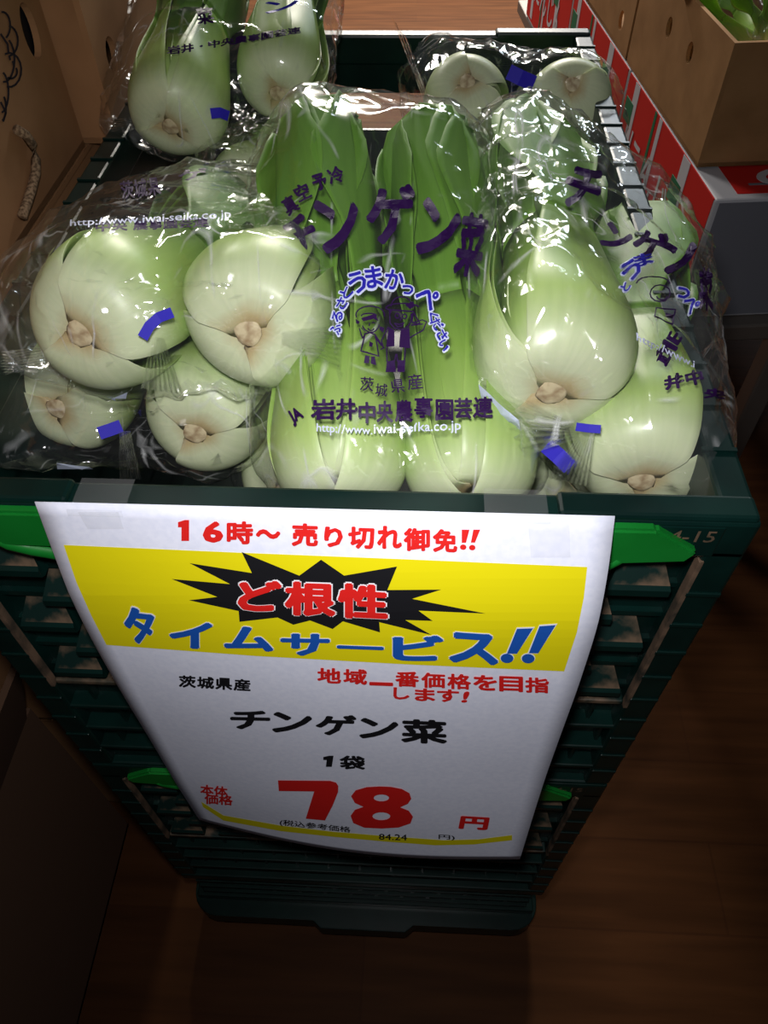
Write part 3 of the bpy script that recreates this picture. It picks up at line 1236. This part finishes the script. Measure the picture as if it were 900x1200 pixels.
def tail(root, origin, ends, pleats=9, seed=1, m='film_crumpled'):
    """gathered film end fanning out from the neck; origin and ends are world points (two outer corners)"""
    rr = random.Random(seed)
    o0 = Vector(origin)
    a, b = Vector(ends[0]), Vector(ends[1])
    vw = (CAM - o0).normalized()
    nt = 10
    nn = pleats * 4
    verts = []
    for i in range(nt + 1):
        f = i / nt
        for j in range(nn + 1):
            g = j / nn
            e = a.lerp(b, g)
            w0 = (a - b).normalized() * (.006 * (.5 - g))
            p = (o0 + w0).lerp(e, f)
            p = p + vw * ((abs((g * pleats) % 1 - .5) * 2 - .5) * (.0025 + .005 * f) + noise.noise(p * 60 + Vector((seed, 0, 0))) * .004 * f)
            verts.append(p)
    F = [(i * (nn + 1) + j, i * (nn + 1) + j + 1, (i + 1) * (nn + 1) + j + 1, (i + 1) * (nn + 1) + j) for i in range(nt) for j in range(nn)]
    me = bpy.data.meshes.new('tail')
    me.from_pydata(verts, [], F)
    return adopt(link('gathered_end', me, M[m]), root)


def px_pts(surf, pts, lift=.001):
    out = []
    for x, y in pts:
        n = ray(x, y).normalized()
        h = surf.b.ray_cast(CAM, n)
        if h[0] is not None:
            out.append(h[0] - n * lift)
    return out


bag_meta = [
    ('F', ['F1', 'F2'], [(118, 148, .60), (128, 158, .60), (380, 60, .66), (395, 0, .70), (255, 165, .60), (170, 0, .72)], 'clear bag of two pak choi leaning at the back beside the oval hand hole box', (258, 132, .60), 'film'),
    ('E', ['E1', 'E2'], [(470, 90, .68), (500, 45, .70), (620, 60, .68), (735, 150, .60)], 'clear bag of two pak choi against the back wall of the crate', (610, 90, .64), 'film'),
    ('G', ['G1'], [(325, 255, .52), (235, 180, .56)], 'clear bag half hidden behind the pair of pale heads', None, 'film'),
    ('H', ['H1'], [], 'clear bag low beside the upright printed bag', None, 'film'),
    ('I', ['H2'], [], 'clear bag low under the crumpled bag', None, 'film'),
    ('B', ['B1', 'B2'], [(0, 440, .44), (0, 545, .42), (30, 540, .42), (325, 470, .43)], 'clear bag of two pak choi low at the front rim, under another bag', (150, 505, .42), 'film'),
    ('A', ['A1', 'A2'], [(2, 310, .42), (0, 425, .40), (55, 262, .45), (175, 205, .50), (330, 255, .46), (398, 395, .39)], 'clear bag of two pale pak choi bases lying on the lower bag', (200, 372, .37), 'film'),
    ('C', ['C1', 'C2'], [(300, 545, .385), (640, 520, .40), (566, 225, .50), (300, 200, .50)], 'clear upright bag printed with large purple lettering', None, 'film'),
    ('D', ['D1', 'D2'], [(800, 235, .50), (838, 330, .46), (845, 470, .40), (555, 420, .40), (600, 490, .38), (838, 585, .36)], 'crumpled clear bag of two pak choi in the front corner of the crate', (690, 515, .37), 'film_crumpled'),
]
BAG = {}
for key, mem, ext, lab, nk, mm in bag_meta:
    nkp = at_depth(*nk) if nk else None
    BAG[key] = make_bag(key, mem, ext, lab, nkp, m=mm, amp=.0034 if key == 'D' else .0024, relax=2)

# where two bags press together only the outer skin of the pair is kept
for key, (root_, surf_, o_) in BAG.items():
    co = np.array([v.co[:] for v in o_.data.vertices])
    inside = np.zeros(len(co), bool)
    for k2, pl_ in HULL.items():
        if k2 == key:
            continue
        todo = np.where(~inside)[0]
        inside[todo] |= np.all(co[todo] @ pl_[:, :3].T < pl_[:, 3] - .0005, axis=1)
    bm = bmesh.new()
    bm.from_mesh(o_.data)
    bm.verts.ensure_lookup_table()
    bmesh.ops.delete(bm, geom=[f for f in bm.faces if all(inside[v.index] for v in f.verts)], context='FACES')
    bm.to_mesh(o_.data)
    bm.free()

# neck tapes and gathered ends
r, s, _ = BAG['A']
tape_clip(r, px_pts(s, [(167, 396), (175, 382), (186, 372), (202, 366)], .002), .005)
tail(r, at_depth(196, 392, .40), (at_depth(2, 412, .395), at_depth(2, 440, .39)), 8, 3)
tail(r, at_depth(185, 395, .38), (at_depth(165, 455, .385), at_depth(215, 462, .385)), 8, 4)
tail(r, at_depth(330, 395, .37), (at_depth(402, 380, .38), at_depth(398, 430, .375)), 8, 5)
r, s, _ = BAG['B']
tape_clip(r, px_pts(s, [(116, 508), (128, 504), (142, 499)], .003), .007)
tail(r, at_depth(146, 505, .40), (at_depth(140, 562, .40), at_depth(166, 562, .40)), 8, 6)
r, s, _ = BAG['E']
tape_clip(r, px_pts(s, [(596, 84), (610, 91), (626, 98)], .004), .011)
tail(r, at_depth(612, 95, .62), (at_depth(598, 135, .61), at_depth(640, 110, .61)), 8, 7)
r, s, _ = BAG['F']
tape_clip(r, px_pts(s, [(247, 133), (258, 132), (268, 136)], .004), .007)
tail(r, at_depth(200, 138, .575), (at_depth(114, 140, .59), at_depth(128, 158, .59)), 7, 8)
tail(r, at_depth(330, 60, .66), (at_depth(300, 0, .70), at_depth(392, 0, .70)), 7, 9)
r, s, _ = BAG['D']
tape_clip(r, px_pts(s, [(675, 500), (690, 502), (704, 503)], .003), .004)
tape_clip(r, px_pts(s, [(640, 522), (654, 534), (668, 548)], .003), .008)
tail(r, at_depth(680, 505, .365), (at_depth(560, 440, .38), at_depth(615, 535, .37)), 9, 10)
tail(r, at_depth(690, 505, .365), (at_depth(640, 560, .37), at_depth(690, 570, .37)), 9, 11)
r, s, _ = BAG['C']
tail(r, at_depth(545, 240, .47), (at_depth(458, 18, .55), at_depth(480, 50, .55)), 3, 12, 'film')
# stickers on the film
for key, quads in (('D', [[(562, 450), (575, 462), (608, 492), (612, 506), (592, 500), (568, 476)]]), ('A', [[(75, 459), (100, 468), (130, 466), (150, 458), (145, 472), (118, 480), (90, 474)]]), ('B', [[(66, 542), (104, 546), (128, 556), (70, 560)]])):
    r, s, _ = BAG[key]
    adopt(print_poly('price_sticker', quads, s, M['sticker'], None, .0009, 8), r)

# printing on the upright bag
r, s, _ = BAG['C']


def pg(name, items, m, bold=.03, off=.0007, key='C', cell=8):
    r_, s_, _ = BAG[key]
    o_ = print_glyphs(name, items, s_, M[m], None, off, bold, cell)
    return adopt(o_, r_)


pg('big_lettering', [('チ', rq(354, 278, 36, 50, 26)), ('ン', rq(397, 262, 52, 64, 14)), ('ゲ', rq(458, 252, 58, 70, 2)),
                     ('ン', rq(514, 268, 48, 68, -8)), ('菜', rq(551, 288, 32, 76, -10))], 'film_purple', .04)
pg('small_lettering', [('真', rq(341, 241, 17, 22, 32)), ('空', rq(355, 226, 17, 20, 26)), ('予', rq(375, 214, 17, 20, 20)), ('冷', rq(394, 206, 19, 20, 16))], 'film_purple', .035)
arc1 = [('う', rq(419, 332, 20, 25, 22)), ('ま', rq(438, 326, 20, 26, 8)), ('か', rq(462, 329, 22, 24, -8)), ('っ', rq(477, 341, 14, 12, -18)), ('ぺ', rq(500, 350, 26, 24, -30)),
        ('と', rq(406, 344, 13, 13, 45)), ('さ', rq(400, 357, 13, 13, 58)), ('る', rq(395, 372, 13, 13, 72)), ('ふ', rq(393, 387, 13, 13, 80)),
        ('く', rq(507, 372, 11, 12, -48)), ('だ', rq(512, 381, 13, 13, -52)), ('さ', rq(518, 394, 12, 13, -60)), ('い', rq(520, 406, 12, 10, -66))]


def grow(items, px):
    out = []
    for t_, q in items:
        cx_ = sum(p[0] for p in q) / 4
        cy_ = sum(p[1] for p in q) / 4
        sz = max(abs(q[1][0] - q[0][0]) + abs(q[1][1] - q[0][1]), 6)
        f = 1 + px * 2 / sz
        out.append((t_, tuple((cx_ + (x - cx_) * f, cy_ + (y - cy_) * f) for x, y in q)))
    return out


pg('white_slogan_outline', grow(arc1, 2.2), 'film_white', .085, .0006)
pg('blue_slogan', arc1, 'film_blue', .03, .0010)
pg('origin_lettering', [('茨', rq(430, 451, 16, 17, -4)), ('城', rq(447, 458, 14, 15, -4)), ('県', rq(466, 453, 16, 16, 5)), ('産', rq(486, 448, 18, 18, 6))], 'film_purple', .012)
xs = [(365, 394, 480), (394, 417, 480), (420, 440, 484), (441, 461, 483), (463, 483, 482), (485, 507, 478), (510, 531, 481), (532, 553, 479), (554, 577, 478)]
pg('maker_lettering', [(c, rq((a + b) / 2, y, b - a, 25, 0)) for c, (a, b, y) in zip('岩井中央農事園芸連', xs)] + [('・', rq(417.5, 480, 4, 5))], 'film_purple', .035)
pg('maker_mark', [('JA', rq(348, 488, 16, 20, 30))], 'film_purple', .05)
pg('web_address', [('http://www.', lq(372, 509, 436, 513, 13)), ('iwai-seika.co.jp', lq(438, 512, 540, 508, 15))], 'film_white', .012, .0009)
# the two farm figures
P = lambda L_: [(380 + x * .2, 300 + y * .2) for x, y in L_]
lines = [P(arc_pts(268, 350, 84, 52, 195, -10, 14)), P(arc_pts(272, 395, 50, 56, 200, 350, 12)), P(arc_pts(262, 355, 46, 14, 190, -10, 8)),
         P(arc_pts(250, 382, 10, 7, 150, 30, 5)), P(arc_pts(288, 402, 10, 7, 150, 30, 5)), P(arc_pts(272, 425, 18, 16, 190, 340, 6)), P([(264, 400), (262, 412)]),
         P([(236, 462), (215, 560), (320, 590), (298, 465)]), P([(236, 462), (265, 452), (298, 465)]), P([(205, 430), (222, 485), (236, 470)]), P([(298, 480), (335, 530)]), P([(300, 470), (350, 545), (332, 552)]),
         P(arc_pts(452, 300, 60, 56, 180, 0, 10)), P(arc_pts(460, 312, 100, 30, 175, 20, 12)), P([(360, 312), (380, 320), (520, 330), (560, 400), (535, 405), (505, 380)]),
         P([(382, 325), (385, 395), (410, 425), (450, 435), (490, 420), (515, 380), (515, 340)]), P(arc_pts(428, 355, 12, 14, 0, 360, 10)), P(arc_pts(470, 358, 12, 14, 0, 360, 10)),
         P([(448, 365), (445, 382)]), P([(412, 398), (440, 405), (466, 395), (455, 415), (430, 418), (412, 398)]), P([(515, 400), (575, 380), (600, 392), (580, 440), (500, 485)]), P([(510, 410), (578, 405)]),
         P([(375, 420), (335, 500), (345, 540)]), P([(365, 545), (368, 620)]), P([(475, 545), (470, 615)]), P([(420, 580), (412, 620)]), P([(424, 580), (430, 620)])]
o = print_poly('figure_outlines', stroke_polys(lines, 1.5), s, M['film_purple'], None, .0008, 10)
adopt(o, r)
fills = [P([(378, 420), (412, 440), (412, 535), (362, 540)]), P([(448, 440), (500, 425), (505, 545), (440, 540)]),
         P([(368, 620), (412, 615), (420, 685), (360, 685)]), P([(430, 615), (476, 615), (470, 685), (428, 685)]), P([(240, 585), (265, 590), (262, 632), (232, 632)]), P([(275, 592), (295, 592), (305, 645), (272, 635)]),
         P([(262, 505), (285, 515), (280, 540), (260, 535)]), P([(215, 370), (300, 345), (320, 385), (290, 372), (230, 390)]), P([(182, 375), (206, 390), (200, 405), (184, 400)]), P([(325, 415), (352, 425), (345, 455), (322, 435)]),
         P([(215, 430), (240, 452), (236, 442), (220, 425)]), P([(470, 290), (520, 270), (530, 300), (500, 318)]), P([(380, 322), (400, 322), (386, 350)]), P([(505, 345), (522, 340), (520, 375), (508, 385)])]
adopt(print_poly('figure_fills', fills, s, M['film_purple'], None, .0009, 10), r)

# lettering on the other bags
pg('web_address', [('http://www.iwai-seika.co.jp', lq(84, 270, 270, 261, 10, 13))], 'film_white', .012, .0012, 'A')
pg('maker_lettering', [('中央', lq(112, 274, 150, 272, 12, 12))], 'film_purple', .04, .0008, 'A')
pg('maker_lettering', [('農事園芸連', lq(156, 272, 245, 268, 12, 12))], 'film_purple', .04, .0008, 'A')
pg('upper_lettering', [('茨城県', rq(165, 222, 46, 22, 8)), ('ゲ', rq(226, 206, 34, 14, 4))], 'film_purple', .03, .0008, 'A')
pg('maker_lettering', [('岩井・中央農事園芸連', lq(196, 66, 352, 40, 10, 8))], 'film_purple', .04, .0009, 'F')
pg('upper_lettering', [('菜', rq(240, 20, 20, 20, 5))], 'film_purple', .03, .0009, 'F')
pg('upper_lettering', [('ン', rq(330, 8, 40, 14, 8))], 'film_blue', .03, .0009, 'F')
pg('big_lettering', [('チ', rq(682, 222, 42, 54, -20)), ('ン', rq(722, 280, 36, 30, -20)), ('ゲ', rq(760, 290, 40, 40, -15)), ('ン', rq(795, 300, 44, 40, 10)), ('菜', rq(826, 340, 16, 50, 0))], 'film_purple', .05, .0009, 'D')
dd = [('う', rq(738, 318, 24, 22, 35)), ('ま', rq(752, 306, 22, 14, 15)), ('っ', rq(798, 345, 16, 14, -30)), ('ぺ', rq(808, 358, 18, 20, -50)), ('と', rq(731, 338, 10, 10, 50))]
pg('white_slogan_outline', grow(dd, 2.0), 'film_white', .085, .0008, 'D')
pg('blue_slogan', dd, 'film_blue', .03, .0012, 'D')
adopt(print_poly('figure_outlines', stroke_polys([arc_pts(772, 345, 12, 10, 0, 360, 12), arc_pts(764, 335, 20, 10, 170, 10, 8), [(768, 362), (790, 364), (786, 380), (766, 372), (768, 362)], arc_pts(774, 348, 6, 5, 190, 350, 5), (5, [(770, 368), (786, 372)])], 1.6), BAG['D'][1], M['film_purple'], None, .0009, 10), BAG['D'][0])
pg('web_address', [('http://www.i', lq(744, 404, 812, 436, 13))], 'film_white', .015, .0012, 'D')
pg('maker_lettering', [('岩', rq(782, 408, 20, 40, -30)), ('井中', rq(800, 446, 46, 18, 10)), ('央', rq(836, 462, 26, 12, -5))], 'film_purple', .05, .0009, 'D')

# produce in the open box on the right
gp = Vector((.475, .84, ZR + .095))
gr = empty('leafy_greens', gp, 'bunch of leafy greens in clear wrap inside the open box', 'greens')
for i in range(5):
    a, b = PROTOS[i % 4][0][i + 2]
    sh = link('stalk', a, M['stalk'], gr)
    sh.rotation_euler = (math.radians(-70 + i * 9), math.radians(-30 + i * 16), i)
    sh.scale = (.55, .55, .55)
    link('leaf_blade', b, M['blade'], sh)
bm = bmesh.new()
bmesh.ops.create_icosphere(bm, subdivisions=4, radius=.075)
for v in bm.verts:
    v.co = Vector((v.co.x * 1.15, v.co.y * 1.3, v.co.z * .75)) * (1 + .12 * noise.noise(v.co * 40)) + Vector((.02, .03, .02))
link('wrap_film', bm_mesh(bm), M['film_crumpled'], gr, smooth=True)
eg = empty('eggplant', (.50, 1.0, ZR + .118), 'dark purple eggplant inside the open box', 'eggplant')
link('fruit', tube_mesh([(-.09, .0, 0), (-.085, 0, 0), (-.06, 0, .002), (-.02, 0, .004), (.03, 0, .002), (.06, 0, 0), (.075, 0, 0)], [.006, .016, .026, .028, .022, .014, .010], 16), M['eggplant'], eg, smooth=True)
link('calyx', tube_mesh([(.055, 0, 0), (.075, 0, 0), (.095, 0, .004)], [.016, .012, .004], 8), M['calyx'], eg)

for o in bpy.data.objects:
    if o.parent is None and o.type == 'EMPTY' and o.location.x > .35:
        askew(o)

# ------------------------------------------------------------------ the price sign
LE = [(.003, 0), (-.001, -.03), (-.006, -.073), (-.008, -.112), (-.009, -.156), (-.009, -.219), (-.010, -.298), (-.009, -.379)]
RE = [(.004, 0), (-.008, -.022), (-.016, -.055), (-.020, -.105), (-.022, -.166), (-.024, -.215), (-.028, -.265), (-.036, -.350)]


def resample(pts, n):
    P_ = [Vector(p) for p in pts]
    L_ = [0]
    for a, b in zip(P_, P_[1:]):
        L_.append(L_[-1] + (b - a).length)
    out = []
    for i in range(n + 1):
        t = L_[-1] * i / n
        k = 0
        while k < len(P_) - 2 and L_[k + 1] < t:
            k += 1
        f = (t - L_[k]) / (L_[k + 1] - L_[k])
        out.append(P_[k].lerp(P_[k + 1], f))
    for _ in range(4):
        out = [out[0]] + [(out[i - 1] + out[i] * 2 + out[i + 1]) / 4 for i in range(1, n)] + [out[-1]]
    return out


NV, NU = 48, 24
le, re_ = resample(LE, NV), resample(RE, NV)
V_ = []
for i in range(NV + 1):
    f = i / NV
    for j in range(NU + 1):
        g = j / NU
        p = le[i].lerp(re_[i], g)
        bul = -.010 * math.sin(math.pi * g) * f ** 2 - .004 * math.sin(math.pi * g) * math.sin(math.pi * f)
        V_.append((-.1205 + .2535 * g, -.0125 + p.x + bul + .004 * max(0, 1 - f * 7), RIM + .0085 + p.y))
pm = bpy.data.meshes.new('paper')
pm.from_pydata(V_, [], [(i * (NU + 1) + j, (i + 1) * (NU + 1) + j, (i + 1) * (NU + 1) + j + 1, i * (NU + 1) + j + 1) for i in range(NV) for j in range(NU)])
sheet = link('paper_sheet', pm, M['paper'], None, smooth=True)
sgn = empty('price_sign', (0, -.01, RIM - .364), 'white and yellow paper price sign taped to the crate front', 'sign')
adopt(sheet, sgn)
md = sheet.modifiers.new('t', 'SOLIDIFY')
md.thickness = .0003
md.offset = 0
SS = Surf(BVHTree.FromPolygons([Vector(v) for v in V_], [list(p.vertices) for p in pm.polygons]), .05)


def sp(name, items, m, bold=.03, off=.0006, shear=0.0, cell=10):
    return adopt(print_glyphs(name, items, SS, M[m], None, off, bold, cell, shear), sgn)


adopt(print_poly('yellow_panel', [[(75, 638), (280, 647), (480, 655), (688, 664), (684, 700), (676, 740), (661, 786), (480, 778), (300, 768), (125, 755), (107, 720), (90, 682)]], SS, M['yellow'], None, .0004, 10), sgn)
adopt(print_poly('yellow_strip', [[(236, 939), (262, 955), (330, 967), (390, 974), (450, 979), (520, 984), (560, 983), (600, 978), (600, 984), (555, 989), (510, 990), (450, 985.5), (390, 980), (330, 973.5), (262, 961), (238, 945)]], SS, M['yellow'], None, .0004, 10), sgn)
burst = [(283.5, 646), (351, 673.6), (376.5, 655), (403.5, 673.6), (465.4, 663), (454, 690.5), (517, 690), (483, 700.8), (569, 718), (490.5, 714.6), (507, 726.5), (475, 725.5), (505.7, 743), (444.5, 728), (445.5, 740),
         (402, 727), (390, 736), (363.6, 726), (344, 731), (325.5, 722.5), (281, 727.6), (280, 715), (222, 702.4), (255, 698.5), (201.6, 677.5), (270, 683.5), (222.6, 659), (295.5, 670.6)]
adopt(print_poly('black_burst', [burst], SS, M['black'], None, .0006, 10), sgn)
sp('time_line', [('6', lq(238, 635, 262, 635, 25)), ('時', lq(266, 637, 297, 637, 27)), ('～', lq(300, 630, 329, 631, 11)),
                 ('売', lq(342, 639, 373, 640, 27)), ('り', lq(380, 640, 402, 641, 24)), ('切', lq(408, 642, 439, 643, 26)), ('れ', lq(442, 642, 471, 643, 27)), ('御', lq(473, 645, 504, 645, 27)),
                 ('免', lq(507, 646, 536, 647, 27))], 'red', .045)
b3 = [('ど', lq(279, 714, 331, 715, 36)), ('根', lq(334, 719, 394, 721, 40)), ('性', lq(396, 722, 455, 725, 41))]
sp('burst_outline', grow(b3, 1.6), 'whiteink', .062, .0008)
sp('burst_lettering', b3, 'red', .05, .0011)
b4 = [('タ', ((158, 754), (182, 748), (182, 714), (135, 706))), ('イ', lq(199, 757, 250, 759, 31, 31)), ('ム', lq(263, 759, 321, 762, 28)), ('サ', lq(329, 766, 387, 767, 26)),
      ('ー', lq(395, 758, 450, 760, 4)), ('ビ', lq(460, 772, 520, 773, 30)), ('ス', lq(526, 774, 584, 778, 36))]
sp('service_outline', grow(b4, .8), 'whiteink', .055, .0007)
sp('service_lettering', b4, 'blue', .045, .0010)
sp('origin_line', [(c, lq(210 + 21.3 * i, 804 + i * 1.3, 230 + 21.3 * i, 805 + i * 1.3, 14)) for i, c in enumerate('茨城県産')], 'black', .035)
sp('slogan_line', [(c, lq(372 + 30.4 * i, 799 + i * 1.4, 400 + 30.4 * i, 800 + i * 1.4, 18 if c != '一' else 4)) for i, c in enumerate('地域一番価格を目指')] +
   [('し', lq(461, 818, 480, 819, 14)), ('ま', lq(486, 820, 510, 821, 15)), ('す', lq(512, 821, 538, 822, 15)), ('!', lq(540, 822, 547, 822, 13, 13, 4))], 'red', .035)
sp('product_name', [('チ', lq(270, 853, 317, 854, 22)), ('ン', lq(319, 857, 366, 857, 24)), ('ゲ', lq(370, 860, 418, 861, 24)), ('ン', lq(421, 864, 467, 864, 24)), ('菜', lq(470, 869, 524, 871, 28))], 'black', .04)
sp('unit_line', [('袋', lq(398, 900, 428, 901, 16))], 'black', .04)
dot = lambda x, y, rx, ry: ellipse(x, y, rx, ry, 16)


def spoly(name, polys, m, off=.0006):
    return adopt(print_poly(name, polys, SS, M[m], None, off, 10), sgn)


spoly('time_digit', [[(209, 611), (217, 608.5), (222, 608.5), (222, 633), (213, 633), (213, 617), (209, 617)]], 'red')
for pl_ in ([(541, 620), (550, 620), (546, 635.4), (541, 635.4)], dot(542.7, 640.5, 3.8, 3.2), [(554.6, 620), (562.6, 620), (556.5, 635.2), (551.7, 635.2)], dot(553.3, 641, 3.8, 3.2)):
    spoly('exclamation_mark', [pl_], 'red')
for pl_ in ([(605.7, 735), (624.5, 734.4), (605.6, 764), (594, 764)], dot(594, 769.5, 7.5, 5.5), [(632, 732), (651, 730.6), (630.5, 763.5), (619.5, 763.5)], dot(618.7, 769.8, 7.5, 5.5)):
    cx_, cy_ = sum(p[0] for p in pl_) / len(pl_), sum(p[1] for p in pl_) / len(pl_)
    spoly('exclamation_outline', [[(cx_ + (x - cx_) * 1.12, cy_ + (y - cy_) * 1.07) for x, y in pl_]], 'whiteink', .0007)
    spoly('exclamation_mark', [pl_], 'blue', .0010)
spoly('unit_digit', [[(379, 886), (386, 884.5), (391, 884.5), (389, 897.5), (382, 897.5), (383, 889.5), (379, 889.5)]], 'black')
spoly('price_digit', [[(326, 913.5), (387, 914), (394, 916), (396.6, 920), (396.4, 927), (390, 943), (381, 960.5), (358.5, 958.4), (368.4, 926.5), (327, 926)]], 'red')
spoly('price_digit', [[[(445, 920.5), (458, 921), (471, 923.5), (480, 928.5), (482, 935), (478, 941), (469, 945), (479, 949), (484, 956), (481, 964), (467, 968.8), (447, 970), (427, 969), (414, 963.5), (411, 955), (416, 948), (426, 944.5), (416, 940), (411.5, 932), (417, 925), (430, 921.3)],
                       ellipse(447, 934, 9, 4, 14), ellipse(447, 955.5, 10.5, 4.6, 14)]], 'red')
sp('base_price_note', [('本体', lq(235, 930, 267, 933, 12)), ('価格', lq(240, 941, 273, 943, 12))], 'red', .03)
sp('yen_character', [('円', lq(537, 970, 571, 972, 15, 15, 3))], 'red', .05)
sp('tax_note', [('(税込参考価格', lq(328, 967, 411, 976, 8)), ('84.24', lq(444, 983, 477, 984, 7)), ('円)', lq(514, 983, 533, 984, 6))], 'black', .012)

# clear tape over the sign's top edge
for x0, x1, q in ((-.107, -.082, [(86, 588), (137, 589), (146, 618), (104, 618)]), (.078, .106, [(617, 597), (666, 598), (668, 652), (622, 652)])):
    adopt(print_poly('clear_tape', [q], SS, M['tape'], None, .0012, 12), sgn)
    pts = [(.014, RIM + .0032), (.002, RIM + .0032), (-.004, RIM + .0028), (-.0068, RIM + .0055), (-.0078, RIM + .002)]
    me = bpy.data.meshes.new('tape')
    me.from_pydata([(x, y, z) for y, z in pts for x in (x0, x1)], [], [(2 * i, 2 * i + 1, 2 * i + 3, 2 * i + 2) for i in range(len(pts) - 1)])
    adopt(link('clear_tape', me, M['tape']), sgn)
